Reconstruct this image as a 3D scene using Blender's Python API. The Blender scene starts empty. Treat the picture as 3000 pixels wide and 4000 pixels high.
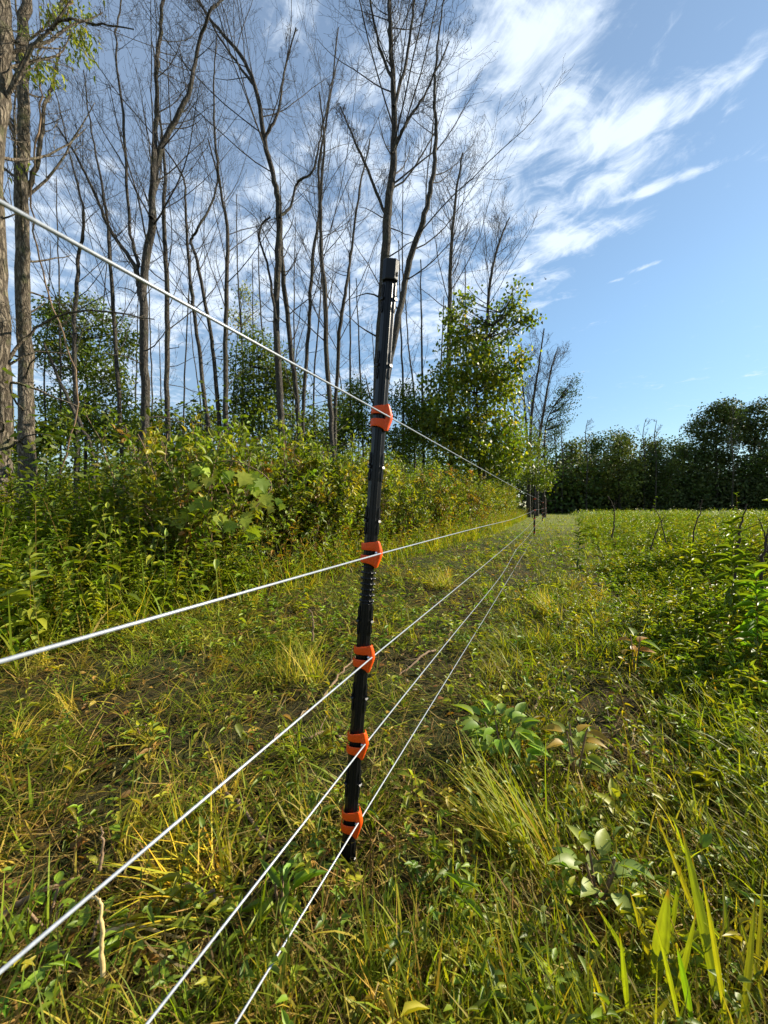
import bpy, bmesh, math, random
import numpy as np
from mathutils import Vector, Matrix, Euler

SC = bpy.context.scene
COL = SC.collection
rng = np.random.default_rng(11)
random.seed(5)
R = math.radians

# ------------------------------------------------------------ camera, sky, sun
F, CX, HY, EYE = 1502.0, 1500.0, 1978.0, 0.78
cd = bpy.data.cameras.new('camera'); cam = bpy.data.objects.new('camera', cd); COL.objects.link(cam)
cam.location = (0, 0, EYE); cam.rotation_euler = (R(90), 0, 0)
cd.sensor_fit = 'VERTICAL'; cd.sensor_height = 36.0; cd.lens = 36.0 * F / 4000.0
cd.shift_y = -22.0 / 4000.0
cd.clip_start = 0.02; cd.clip_end = 2000
cd.dof.use_dof = True; cd.dof.focus_distance = 1.4; cd.dof.aperture_fstop = 10.0
SC.camera = cam
SUN_AZ, SUN_EL = R(70), R(29)
SC.view_settings.view_transform = 'Standard'; SC.view_settings.look = 'None'
SC.view_settings.exposure = 1.12; SC.view_settings.gamma = 1.0
SC.cycles.max_bounces = 8; SC.cycles.diffuse_bounces = 4; SC.cycles.transmission_bounces = 6
SC.cycles.transparent_max_bounces = 6; SC.cycles.use_adaptive_sampling = True; SC.cycles.adaptive_threshold = 0.02
SC.render.film_transparent = False
ld = bpy.data.lights.new('sun', 'SUN'); sun = bpy.data.objects.new('sun', ld); COL.objects.link(sun)
sd = Vector((math.sin(SUN_AZ) * math.cos(SUN_EL), math.cos(SUN_AZ) * math.cos(SUN_EL), math.sin(SUN_EL)))
sun.rotation_euler = sd.to_track_quat('Z', 'Y').to_euler()
ld.energy = 5.0; ld.angle = R(0.5); ld.color = (1.0, 0.91, 0.74)

def P(px, py, Y): return np.array([(px - CX) / F * Y, Y, EYE + (HY - py) / F * Y])
def G(px, py):
    Y = EYE * F / (py - HY); return np.array([(px - CX) / F * Y, Y, 0.0])

class NT:
    def __init__(s, nt): s.nt = nt; s.n = nt.nodes; s.l = nt.links
    def new(s, t, **kw):
        n = s.n.new(t)
        for k, v in kw.items(): setattr(n, k, v)
        return n
    def put(s, sock, v):
        if isinstance(v, bpy.types.NodeSocket): s.l.new(v, sock)
        elif v is not None: sock.default_value = v
    def m(s, op, a, b=None, c=None, clamp=False):
        n = s.new('ShaderNodeMath', operation=op, use_clamp=clamp)
        s.put(n.inputs[0], a); s.put(n.inputs[1], b); s.put(n.inputs[2], c)
        return n.outputs[0]
    def vec(s, x, y, z=0.0):
        n = s.new('ShaderNodeCombineXYZ'); s.put(n.inputs[0], x); s.put(n.inputs[1], y); s.put(n.inputs[2], z); return n.outputs[0]
    def noise(s, v, scale, detail=4, rough=.5, dist=0.0):
        n = s.new('ShaderNodeTexNoise'); s.put(n.inputs['Vector'], v); s.put(n.inputs['Scale'], scale)
        s.put(n.inputs['Detail'], detail); s.put(n.inputs['Roughness'], rough); s.put(n.inputs['Distortion'], dist); return n.outputs['Fac']
    def mix(s, f, a, b, mode='MIX'):
        n = s.new('ShaderNodeMix', data_type='RGBA', blend_type=mode); s.put(n.inputs[0], f)
        s.put(n.inputs[6], a); s.put(n.inputs[7], b); return n.outputs[2]
    def ss(s, x, a, b, lo=0.0, hi=1.0):
        n = s.new('ShaderNodeMapRange', interpolation_type='SMOOTHSTEP'); s.put(n.inputs[0], x)
        s.put(n.inputs[1], a); s.put(n.inputs[2], b); s.put(n.inputs[3], lo); s.put(n.inputs[4], hi); return n.outputs[0]

W = bpy.data.worlds.new('World'); SC.world = W; W.use_nodes = True
w = NT(W.node_tree); w.n.clear()
sky = w.new('ShaderNodeTexSky', sky_type='NISHITA'); sky.sun_disc = False
sky.sun_elevation = SUN_EL; sky.sun_rotation = SUN_AZ; sky.altitude = 200; sky.air_density = 1.0; sky.dust_density = 0.1; sky.ozone_density = 1.0
tc = w.new('ShaderNodeTexCoord'); sep = w.new('ShaderNodeSeparateXYZ'); w.l.new(tc.outputs['Generated'], sep.inputs[0])
zz = w.m('MAXIMUM', sep.outputs[2], 0.03)
U = w.m('DIVIDE', sep.outputs[0], zz); V = w.m('DIVIDE', sep.outputs[1], zz)
def plane(px, py): return np.array([(px - CX) / (HY - py), F / (HY - py)])
# streak frame of the high cloud: along the wind, across it
sdir = plane(2870, 320) - plane(2000, 900); sdir /= np.linalg.norm(sdir); sper = np.array([-sdir[1], sdir[0]])
A_ = w.m('ADD', w.m('MULTIPLY', U, float(sdir[0])), w.m('MULTIPLY', V, float(sdir[1])))
B_ = w.m('ADD', w.m('MULTIPLY', U, float(sper[0])), w.m('MULTIPLY', V, float(sper[1])))
warp = w.noise(w.vec(U, V, 3.1), 2.2, 3, .5)
streak = w.noise(w.vec(w.m('MULTIPLY', A_, 1.6), w.m('ADD', w.m('MULTIPLY', B_, 6.0), w.m('MULTIPLY', warp, 2.4)), 0.7), 3.4, 14, .68, .45)
puff = w.noise(w.vec(U, V, 1.3), 8.0, 10, .60, .6)
puff2 = w.noise(w.vec(U, V, 8.3), 1.7, 3, .5, .3)
def blob(px, py, ex, ey, minor, wt):
    c = plane(px, py); e = plane(ex, ey) - c; la = np.linalg.norm(e); e1 = e / la; e2 = np.array([-e1[1], e1[0]]); lb = la * minor
    du = w.m('SUBTRACT', U, float(c[0])); dv = w.m('SUBTRACT', V, float(c[1]))
    a = w.m('ADD', w.m('MULTIPLY', du, float(e1[0] / la)), w.m('MULTIPLY', dv, float(e1[1] / la)))
    b = w.m('ADD', w.m('MULTIPLY', du, float(e2[0] / lb)), w.m('MULTIPLY', dv, float(e2[1] / lb)))
    r = w.m('ADD', w.m('MULTIPLY', a, a), w.m('MULTIPLY', b, b))
    return w.m('MULTIPLY', w.m('EXPONENT', w.m('MULTIPLY', r, -1.0)), float(wt * .98))
BL = [  # px, py, end px, end py, minor/major, weight
 (2000, 120, 2480, -40, .62, .95), (1950, 380, 2300, 170, .6, .62), (2430, 500, 2890, 290, .40, 1.15), (2250, 780, 2700, 480, .42, 1.0),
 (2540, 740, 2820, 640, .22, 1.0), (2180, 960, 2520, 850, .55, 1.1), (1950, 1080, 2300, 1010, .7, 1.0), (2080, 1200, 2250, 1140, .55, .95),
 (1750, 1280, 2050, 1330, .8, .9), (2540, 1035, 2650, 995, .35, .95), (2400, 1097, 2455, 1080, .4, .7), (1500, 250, 1800, 20, .7, .85), (1150, 60, 1500, 0, .5, .65),
 (1650, 700, 1900, 480, .8, .85), (1200, 900, 1500, 650, .9, .75), (800, 1050, 1150, 850, .9, .85), (350, 800, 700, 600, .9, .72),
 (500, 1250, 900, 1250, .9, .85), (1500, 1500, 1900, 1500, .9, .8), (1850, 650, 2050, 420, .5, .8), (300, 1500, 900, 1500, .9, .8)]
tot = None
for b in BL:
    g = blob(*b); tot = g if tot is None else w.m('SMOOTH_MAX', tot, g, .25)
Ue = w.m('ADD', U, w.ss(V, 1.15, .80, .0, .42))
ub = w.m('ADD', Ue, w.m('MULTIPLY', w.m('SUBTRACT', streak, .5), .9))
sheet = w.m('MULTIPLY', w.ss(ub, .98, .70), w.ss(w.m('ADD', V, w.m('MULTIPLY', w.m('SUBTRACT', puff, .5), .6)), 3.4, 1.7))
low = w.m('SUBTRACT', 1.0, w.m('MULTIPLY', w.ss(U, .05, -.35), w.ss(V, 1.35, 1.0)))
rt = w.m('SUBTRACT', 1.0, w.m('MULTIPLY', w.ss(U, .55, .85), w.ss(V, 1.9, 2.2)))
sheet = w.m('MULTIPLY', w.m('MULTIPLY', sheet, w.m('MULTIPLY_ADD', low, .75, .25)), w.m('MULTIPLY', rt, .64))
tot = w.m('SMOOTH_MAX', tot, sheet, .3)
tex = w.m('ADD', w.m('MULTIPLY', streak, .36), w.m('MULTIPLY', puff, .64))
tex = w.m('ADD', tex, w.m('MULTIPLY', w.m('SUBTRACT', puff2, .5), .45))
dens = w.m('MULTIPLY', w.ss(w.m('ADD', w.m('MULTIPLY', tex, 2.5), w.m('MULTIPLY', tot, .92)), 1.60, 2.30), .82); dens = w.m('ADD', dens, w.m('MULTIPLY', w.ss(sep.outputs[2], .75, .1, .10, .0), 1.0)); dens = w.m('ADD', dens, w.ss(U, .2, -.8, .0, .06))
dsun = w.new('ShaderNodeVectorMath', operation='DOT_PRODUCT'); w.l.new(tc.outputs['Generated'], dsun.inputs[0]); dsun.inputs[1].default_value = (math.sin(SUN_AZ), math.cos(SUN_AZ), .15)
skc = w.mix(1.0, sky.outputs[0], w.mix(w.ss(sep.outputs[2], .0, .45), (.70, .74, .74, 1), (1.06, 1.14, 1.12, 1)), 'MULTIPLY')
skc = w.mix(1.0, skc, w.mix(w.ss(dsun.outputs['Value'], -.1, .95), (1, 1, 1, 1), (.80, .86, .88, 1)), 'MULTIPLY')
out = w.mix(dens, skc, (5.5, 6.2, 7.1, 1))
bg = w.new('ShaderNodeBackground'); w.l.new(out, bg.inputs[0]); bg.inputs[1].default_value = 0.082
wo = w.new('ShaderNodeOutputWorld'); w.l.new(bg.outputs[0], wo.inputs[0])

# ------------------------------------------------------------ materials
def mat(name): m = bpy.data.materials.new(name); m.use_nodes = True; t = NT(m.node_tree); return m, t, t.n['Principled BSDF']
def leaf_mat(name, trans=.4, rough=.45, spec=.5, tcol=(1.5, 1.5, .45), gain=(1.75, 1.5, .75, 1)):
    m, t, b = mat(name)
    at = t.new('ShaderNodeAttribute'); at.attribute_name = 'tint'
    tcn = t.new('ShaderNodeTexCoord')
    nz = t.noise(tcn.outputs['Object'], 60, 3, .6)
    c = t.mix(1.0, t.mix(t.ss(nz, .3, .75, .0, .35), at.outputs[0], (.10, .12, .02, 1)), gain, 'MULTIPLY')
    t.put(b.inputs['Base Color'], c); b.inputs['Roughness'].default_value = rough; b.inputs['Specular IOR Level'].default_value = spec
    tr = t.new('ShaderNodeBsdfTranslucent'); t.put(tr.inputs[0], t.mix(1.0, c, (*tcol, 1), 'MULTIPLY'))
    mx = t.new('ShaderNodeMixShader'); mx.inputs[0].default_value = trans
    t.l.new(b.outputs[0], mx.inputs[1]); t.l.new(tr.outputs[0], mx.inputs[2])
    t.l.new(mx.outputs[0], t.n['Material Output'].inputs[0]); return m
M_GRASS = leaf_mat('grass_blade', .42, .55, .2, gain=(1.80, 1.42, .62, 1))
M_LEAF = leaf_mat('leaf', .36, .48, .36, gain=(1.62, 1.45, .68, 1))
M_FAR = leaf_mat('far_leaf', .18, .65, .2, (1.2, 1.4, .5), (1, 1, .9, 1))
def bark_mat(name, c1, c2, moss, scale=1.0, bump=.02):
    m, t, b = mat(name); tcn = t.new('ShaderNodeTexCoord')
    mp = t.new('ShaderNodeMapping'); mp.inputs['Scale'].default_value = (1, 1, .28); t.l.new(tcn.outputs['Object'], mp.inputs[0])
    vo = t.new('ShaderNodeTexVoronoi', feature='DISTANCE_TO_EDGE'); t.l.new(mp.outputs[0], vo.inputs['Vector']); vo.inputs['Scale'].default_value = 30 * scale; wv_ = t.new('ShaderNodeMix', data_type='VECTOR'); wv_.inputs[0].default_value = .12; nn = t.new('ShaderNodeTexNoise'); nn.inputs['Scale'].default_value = 14; nn.inputs['Detail'].default_value = 5; t.l.new(mp.outputs[0], nn.inputs['Vector']); t.l.new(mp.outputs[0], wv_.inputs[4]); t.l.new(nn.outputs['Color'], wv_.inputs[5]); t.l.new(wv_.outputs[1], vo.inputs['Vector'])
    n1 = t.noise(mp.outputs[0], 60 * scale, 6, .65); n2 = t.noise(tcn.outputs['Object'], 6, 4, .6)
    h = t.m('ADD', t.m('MULTIPLY', t.ss(vo.outputs[0], 0, .35), .6), t.m('MULTIPLY', n1, 1.1))
    c = t.mix(t.ss(h, .3, 1.3), (*c1, 1), (*c2, 1)); c = t.mix(t.ss(n2, .52, .7, 0, .55), c, (*moss, 1))
    t.put(b.inputs['Base Color'], c); b.inputs['Roughness'].default_value = .9; b.inputs['Specular IOR Level'].default_value = .2
    bp = t.new('ShaderNodeBump'); bp.inputs['Distance'].default_value = bump; bp.inputs['Strength'].default_value = .9
    t.put(bp.inputs['Height'], h); t.l.new(bp.outputs[0], b.inputs['Normal']); return m
M_BARK = bark_mat('grey_bark', (.028, .023, .018), (.105, .092, .076), (.06, .068, .035))
M_BARKN = bark_mat('ridged_bark', (.04, .03, .02), (.22, .18, .13), (.09, .10, .035), .75, .03)
M_BARKD = bark_mat('dark_bark', (.02, .016, .013), (.07, .058, .045), (.06, .07, .03))
def plain(name, col, rough=.5, metal=0, spec=.5, nscale=200, nv=.15, bump=0.0):
    m, t, b = mat(name); tcn = t.new('ShaderNodeTexCoord'); n = t.noise(tcn.outputs['Object'], nscale, 5, .6)
    t.put(b.inputs['Base Color'], t.mix(n, tuple(x * (1 - nv) for x in col) + (1,), tuple(min(1, x * (1 + nv)) for x in col) + (1,)))
    b.inputs['Roughness'].default_value = rough; b.inputs['Metallic'].default_value = metal; b.inputs['Specular IOR Level'].default_value = spec
    if bump:
        bp = t.new('ShaderNodeBump'); bp.inputs['Distance'].default_value = bump; t.put(bp.inputs['Height'], n); t.l.new(bp.outputs[0], b.inputs['Normal'])
    return m
M_BLACK = plain('black_plastic', (.006, .006, .007), .36, 0, .26, 900, .3, .0001)
M_HOLE = plain('slot_inside', (.003, .003, .003), .8, 0, .2)
M_ORANGE = plain('orange_plastic', (.72, .075, .004), .45, 0, .3, 260, .24, .0001)
t_ = NT(M_ORANGE.node_tree); b_ = t_.n['Principled BSDF']; b_.inputs['Subsurface Weight'].default_value = .12; b_.inputs['Subsurface Radius'].default_value = (.004, .001, .0005)
M_PIN = plain('pin_steel', (.65, .65, .66), .3, 1)
M_WIRE = plain('white_wire', (.27, .295, .33), .3, 0, .6, 260, .55, .00005)
M_WOOD = plain('dark_wood', (.05, .035, .026), .9, 0, .2, 20, .5, .004)
M_STICK = plain('dry_stick', (.20, .13, .075), .85, 0, .3, 90, .4, .002)
M_STRAW = plain('straw', (.50, .36, .15), .6, 0, .4, 150, .3, .001)

mg, t, b = mat('ground_soil'); tcn = t.new('ShaderNodeTexCoord'); ob = tcn.outputs['Object']
n1 = t.noise(ob, 1.1, 5, .6); n2 = t.noise(ob, 22, 8, .7); n3 = t.noise(ob, 160, 4, .7)
c = t.mix(t.ss(n2, .35, .65), (.014, .009, .005, 1), (.050, .032, .016, 1)); c = t.mix(t.ss(n3, .5, .68), c, (.11, .075, .035, 1))
c = t.mix(t.ss(n1, .35, .62, .15, .75), c, (.035, .05, .012, 1))
sp = t.new('ShaderNodeSeparateXYZ'); t.l.new(ob, sp.inputs[0])
c = t.mix(t.ss(sp.outputs[1], 5, 18, 0, .9), c, (.14, .16, .032, 1))
t.put(b.inputs['Base Color'], c); b.inputs['Roughness'].default_value = .95; b.inputs['Specular IOR Level'].default_value = .1
bp = t.new('ShaderNodeBump'); bp.inputs['Distance'].default_value = .03; t.put(bp.inputs['Height'], n2); t.l.new(bp.outputs[0], b.inputs['Normal'])
M_GROUND = mg

# ------------------------------------------------------------ mesh helpers
class Acc:
    def __init__(s): s.V = []; s.C = []; s.Q = []; s.T = []; s.n = 0
    def add(s, v, q=None, t=None, c=(.1, .1, .1)):
        v = np.asarray(v, np.float32).reshape(-1, 3)
        if len(v) == 0: return
        c = np.asarray(c, np.float32)
        s.V.append(v); s.C.append(np.broadcast_to(c, v.shape) if c.ndim == 1 else c)
        if q is not None and len(q): s.Q.append(np.asarray(q, np.int64).reshape(-1, 4) + s.n)
        if t is not None and len(t): s.T.append(np.asarray(t, np.int64).reshape(-1, 3) + s.n)
        s.n += len(v)
    def build(s, name, material, parent=None, origin=None, smooth=True):
        V = np.concatenate(s.V); C = np.concatenate(s.C)
        org = np.zeros(3, np.float32) if origin is None else np.asarray(origin, np.float32)
        V = V - org
        Q = np.concatenate(s.Q) if s.Q else np.zeros((0, 4), int); T = np.concatenate(s.T) if s.T else np.zeros((0, 3), int)
        me = bpy.data.meshes.new(name); me.vertices.add(len(V)); me.vertices.foreach_set('co', V.ravel())
        L = np.concatenate([Q.ravel(), T.ravel()]).astype(np.int32); me.loops.add(len(L)); me.loops.foreach_set('vertex_index', L)
        st = np.concatenate([np.arange(len(Q)) * 4, len(Q) * 4 + np.arange(len(T)) * 3]).astype(np.int32)
        me.polygons.add(len(st)); me.polygons.foreach_set('loop_start', st)
        me.polygons.foreach_set('use_smooth', np.full(len(st), smooth))
        me.update(calc_edges=True)
        a = me.color_attributes.new('tint', 'FLOAT_COLOR', 'POINT')
        a.data.foreach_set('color', np.concatenate([C, np.ones((len(C), 1), np.float32)], 1).astype(np.float32).ravel())
        for mm in (material if isinstance(material, (list, tuple)) else [material]): me.materials.append(mm)
        o = bpy.data.objects.new(name, me); COL.objects.link(o)
        if parent is not None:
            o.parent = parent
        else: o.location = [float(x) for x in org]
        return o

def tag(o, label=None, cat=None, group=None, kind=None):
    if label: o['label'] = label
    if cat: o['category'] = cat
    if group: o['group'] = group
    if kind: o['kind'] = kind
    return o
def empty(name, loc, label, cat, group=None, rot=None):
    o = bpy.data.objects.new(name, None); COL.objects.link(o); o.location = [float(x) for x in loc]
    if rot is not None: o.rotation_euler = rot
    o.empty_display_size = .1
    return tag(o, label, cat, group)

def nrm(v): return v / (np.linalg.norm(v, axis=-1, keepdims=True) + 1e-9)
def tubes(acc, paths, rad, n=4, col=(.1, .1, .1), jitter=0.0):
    paths = np.asarray(paths, float); rad = np.asarray(rad, float); M, K, _ = paths.shape
    T = nrm(np.gradient(paths, axis=1)); mean = nrm(paths[:, -1] - paths[:, 0])
    ref = np.zeros((M, 3)); ref[np.arange(M), np.argmin(np.abs(mean), axis=1)] = 1
    A = nrm(np.cross(T, ref[:, None, :])); B = np.cross(T, A)
    th = np.arange(n) / n * 2 * np.pi
    rr = rad[:, :, None] * (1 + (jitter * rng.standard_normal((M, K, n)) if jitter else 0))
    V = paths[:, :, None, :] + rr[..., None] * (np.cos(th)[None, None, :, None] * A[:, :, None, :] + np.sin(th)[None, None, :, None] * B[:, :, None, :])
    i = np.arange(M)[:, None, None] * K * n + np.arange(K - 1)[None, :, None] * n; j = np.arange(n)[None, None, :]; j2 = (j + 1) % n
    q = np.stack([i + j, i + j2, i + n + j2, i + n + j], -1).reshape(-1, 4)
    c = np.asarray(col, np.float32)
    if c.ndim == 2: c = np.repeat(c, K * n, axis=0)
    acc.add(V.reshape(-1, 3), q=q, c=c)

def leaf_tpl(prof, droop=.12, fold=.12, lobes=None):
    """leaf lying along +Y: prof = [(u, halfwidth)], fold lifts the edges"""
    V = [(0, 0, 0)]; q = []; t = []
    for u, h in prof:
        z = -droop * u * u
        V += [(-h, u, z + fold * h), (0, u, z), (h, u, z + fold * h)]
    V.append((0, 1, -droop)); k = len(prof)
    t += [(0, 2, 1), (0, 3, 2)]
    for i in range(k - 1):
        a = 1 + 3 * i; q += [(a, a + 1, a + 4, a + 3), (a + 1, a + 2, a + 5, a + 4)]
    a = 1 + 3 * (k - 1); e = len(V) - 1; t += [(a, a + 1, e), (a + 1, a + 2, e)]
    return np.array(V, float), np.array(q).reshape(-1, 4), np.array(t).reshape(-1, 3)
L_LANCE = leaf_tpl([(.25, .5), (.6, .42)], .30, .5)
L_OVATE = leaf_tpl([(.18, .42), (.5, .5), (.8, .22)], .22, .35)
L_ROUND = leaf_tpl([(.12, .4), (.45, .5), (.8, .32)], .18, .25)
L_FINE = leaf_tpl([(.08, .26), (.2, .43), (.38, .5), (.58, .43), (.76, .27), (.9, .11)], .35, .30)
L_SIMPLE = (np.array([(0, 0, 0), (-.5, .45, .1), (0, 1, -.1), (.5, .45, .1)], float), np.array([(0, 3, 2, 1)]), np.zeros((0, 3), int))
def _lobed():
    half = [(0, 0), (.28, -.10), (.22, .12), (.55, .10), (.40, .30), (.58, .52), (.30, .52), (.22, .72), (.10, .80), (0, 1)]
    V = [(0, .3, -.02)]; 
    pts = [(x, y) for x, y in half] + [(-x, y) for x, y in half[::-1][1:-1]]
    for x, y in pts: V.append((x, y, .10 * abs(x) - .18 * y * y - .1 * max(0, abs(x) - .4)))
    n = len(pts); t = [(0, 1 + i, 1 + (i + 1) % n) for i in range(n)]
    return np.array(V, float), np.zeros((0, 4), int), np.array(t)
L_LOBED = _lobed()
def place(acc, tpl, pos, d, up, ln, wd, col):
    V, q, t = tpl; N = len(pos)
    if N == 0: return
    d = nrm(np.asarray(d, float)); s = nrm(np.cross(d, up) + 1e-6); n = np.cross(s, d)
    ln = np.broadcast_to(ln, (N,)); wd = np.broadcast_to(wd, (N,))
    W_ = (pos[:, None, :] + V[None, :, 0, None] * (s * wd[:, None])[:, None, :] + V[None, :, 1, None] * (d * ln[:, None])[:, None, :]
          + V[None, :, 2, None] * (n * ln[:, None])[:, None, :])
    k = len(V); off = (np.arange(N) * k)[:, None, None]
    col = np.broadcast_to(np.asarray(col, float), (N, 3))
    acc.add(W_.reshape(-1, 3), q=(q[None] + off).reshape(-1, 4), t=(t[None] + off).reshape(-1, 3), c=np.repeat(col, k, axis=0))
def pal(N, cols, var=.25, p=None):
    cols = np.array(cols); c = cols[rng.choice(len(cols), N, p=p)]
    return np.clip(c * (1 + var * rng.standard_normal((N, 1))) * (1 + .08 * rng.standard_normal((N, 3))), .004, .9)
def rdir(N, zmin=-1, zmax=1):
    a = rng.uniform(0, 2 * np.pi, N); z = rng.uniform(zmin, zmax, N); r = np.sqrt(1 - z * z); return np.stack([r * np.cos(a), r * np.sin(a), z], -1)

def blades(acc, base, h, az, lean, curl, wid, col, nseg=3):
    """grass blades; lean/curl are fractions of the length"""
    N = len(base)
    if N == 0: return
    t = np.linspace(0, 1, nseg + 1)[None, :]
    hd = np.stack([np.cos(az), np.sin(az), 0 * az], -1)
    L = h[:, None]; th = lean[:, None] + curl[:, None] * t      # angle from vertical along the blade
    dt = 1.0 / nseg
    sx = np.concatenate([np.zeros((N, 1)), np.cumsum(np.sin((th[:, :-1] + th[:, 1:]) / 2) * dt, 1)], 1) * L
    sz = np.concatenate([np.zeros((N, 1)), np.cumsum(np.cos((th[:, :-1] + th[:, 1:]) / 2) * dt, 1)], 1) * L
    C = base[:, None, :] + hd[:, None, :] * sx[..., None]; C[..., 2] += sz
    C[..., 2] = np.maximum(C[..., 2], .004)
    tw = az + np.pi / 2 + rng.normal(0, .7, N); wv = np.stack([np.cos(tw), np.sin(tw), rng.normal(0, .25, N)], -1)
    wp = (1 - t ** 2.2) * .5; wp[:, 0] *= .6
    O = wv[:, None, :] * (wid[:, None] * wp)[..., None]
    Vv = np.stack([C[:, :-1] - O[:, :-1], C[:, :-1] + O[:, :-1]], 2).reshape(N, -1, 3)
    Vv = np.concatenate([Vv, C[:, -1:]], 1); k = Vv.shape[1]
    off = (np.arange(N) * k)[:, None, None]
    q = np.array([(2 * i, 2 * i + 1, 2 * i + 3, 2 * i + 2) for i in range(nseg - 1)]).reshape(-1, 4)
    tt = np.array([(k - 3, k - 2, k - 1)])
    acc.add(Vv.reshape(-1, 3), q=(q[None] + off).reshape(-1, 4), t=(tt[None] + off).reshape(-1, 3), c=np.repeat(col, k, axis=0))

# fence line frame: s along, q to the right of the fence
P0 = np.array([-.016, .81]); D = np.array([.3934, .9194]); N_ = np.array([.9194, -.3934])
def qs(x, y): return (x - P0[0]) * N_[0] + (y - P0[1]) * N_[1], (x - P0[0]) * D[0] + (y - P0[1]) * D[1]
def xy(q, s): return P0[0] + D[0] * s + N_[0] * q, P0[1] + D[1] * s + N_[1] * q
def edge(s): return np.clip(-2.15 + .09 * s, -2.3, -1.2)           # foot of the thicket left of the mown strip
BARE = [(*G(450, 3150)[:2], .16), (*G(150, 3500)[:2], .12), (*G(1150, 2750)[:2], .25), (*G(1250, 3650)[:2], .08), (*G(650, 2700)[:2], .22), (*G(1750, 2850)[:2], .15), (*G(1650, 3350)[:2], .10), (*G(2350, 2750)[:2], .25), (*G(2700, 3050)[:2], .15), (*G(300, 3900)[:2], .07), (*G(1050, 3850)[:2], .06), (*G(2150, 3550)[:2], .09), (*G(1900, 2250)[:2], .3), (*G(1600, 2560)[:2], .38), (*G(950, 2900)[:2], .22), (*G(700, 3750)[:2], .10), (*G(250, 3300)[:2], .16), (*G(1050, 3500)[:2], .10), (*G(1750, 2440)[:2], .3), (*G(2500, 2950)[:2], .2), (*G(1350, 3000)[:2], .15), (*G(500, 2950)[:2], .2)]
def bare(x, y):
    r = np.ones_like(x)
    for bx_, by_, br_ in BARE: r = r * (1 - .85 * np.exp(-((x - bx_) ** 2 + (y - by_) ** 2) / br_ ** 2))
    return r
def gz(x, y): return .018 * np.sin(x * 1.7 + 1) * np.cos(y * 1.3) + .012 * np.sin(x * 4.1 + y * 3.3)

# ------------------------------------------------------------ ground
g = Acc()
ys = np.concatenate([np.linspace(-8, 12, 120), np.geomspace(12.3, 900, 50)]); xs = np.concatenate([-np.geomspace(900, 12.3, 40), np.linspace(-12, 12, 130), np.geomspace(12.3, 900, 40)])
X, Y = np.meshgrid(xs, ys); Z = gz(X, Y) * (np.abs(X) < 40)
nx, ny = len(xs), len(ys); idx = np.arange(nx * ny).reshape(ny, nx)
g.add(np.stack([X, Y, Z], -1).reshape(-1, 3), q=np.stack([idx[:-1, :-1], idx[:-1, 1:], idx[1:, 1:], idx[1:, :-1]], -1).reshape(-1, 4))
tag(g.build('ground', M_GROUND), kind='structure')

# ------------------------------------------------------------ fence posts with clips
PROF = np.array([(-14, 5), (-14.2, -1), (-11, -5.5), (-8, -9), (-7.3, -10.4), (-6.3, -9.4), (-1.4, -9.8), (-.7, -10.9), (0.1, -9.8), (5.2, -9.4), (6.2, -10.4), (7.2, -9.0),
                 (12.9, -5.4), (14.0, -3.7), (14.3, -1), (14, 5), (9, 10), (-9, 10)]) / 1000.0
def loft(sections, prof=PROF):
    """sections: (z, sx, sy)"""
    bm = bmesh.new(); rings = []
    for z, sx, sy in sections: rings.append([bm.verts.new((p[0] * sx, p[1] * sy, z)) for p in prof])
    n = len(prof)
    for a, b_ in zip(rings[:-1], rings[1:]):
        for i in range(n): bm.faces.new((a[i], a[(i + 1) % n], b_[(i + 1) % n], b_[i]))
    bm.faces.new(rings[0][::-1]); bm.faces.new(rings[-1]); return bm
def bm_obj(name, bm, m, parent=None, smooth=False, bevel=0.0):
    bmesh.ops.recalc_face_normals(bm, faces=bm.faces[:])
    me = bpy.data.meshes.new(name); bm.to_mesh(me); bm.free()
    for mm in (m if isinstance(m, (list, tuple)) else [m]): me.materials.append(mm)
    for p in me.polygons: p.use_smooth = smooth
    o = bpy.data.objects.new(name, me); COL.objects.link(o)
    if parent is not None: o.parent = parent
    if bevel:
        md = o.modifiers.new('bevel', 'BEVEL'); md.width = bevel; md.segments = 2; md.limit_method = 'ANGLE'
    return o
def add_box(bm, c, half, rot=None, mi=0):
    m = Matrix.Translation(c) @ (rot.to_matrix().to_4x4() if rot else Matrix.Identity(4)) @ Matrix.Diagonal((*[2 * h for h in half], 1))
    r = bmesh.ops.create_cube(bm, size=1.0, matrix=m)
    for v in r['verts']:
        for f in v.link_faces: f.material_index = mi
def oval_ring(bm, c, ly, lz, rt, side, yaw):
    """rim of a slot on a side flange plus its dark inside"""
    n, k = 20, 6; vs = []
    M4 = Matrix.Translation(c) @ Euler((0, 0, yaw)).to_matrix().to_4x4()
    for i in range(n):
        a = 2 * math.pi * i / n; cy, cz = math.cos(a), math.sin(a); ring = []
        py = ly * cy * (1 if abs(cz) < .99 else .8); pz = lz * (abs(cz) ** .7) * (1 if cz > 0 else -1)
        for j in range(k):
            bb = 2 * math.pi * j / k; o = rt * math.cos(bb)
            ring.append(bm.verts.new(M4 @ Vector((side * rt * math.sin(bb), py + o * cy, pz + o * cz))))
        vs.append(ring)
    for i in range(n):
        for j in range(k):
            bm.faces.new((vs[i][j], vs[i][(j + 1) % k], vs[(i + 1) % n][(j + 1) % k], vs[(i + 1) % n][j]))
    mid = [bm.verts.new(M4 @ Vector((side * .0001, ly * math.cos(2 * math.pi * i / n), lz * (abs(math.sin(2 * math.pi * i / n)) ** .7) * (1 if math.sin(2 * math.pi * i / n) > 0 else -1)))) for i in range(n)]
    f = bm.faces.new(mid); f.material_index = 1
H_POST = 1.30
def zp(py): return (3430 - py) / 2410.0 * H_POST
WIRE_PY = [1631, 2162, 2566, 2904, 3209]
CLIP_Z = [zp(v) for v in WIRE_PY]
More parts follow.
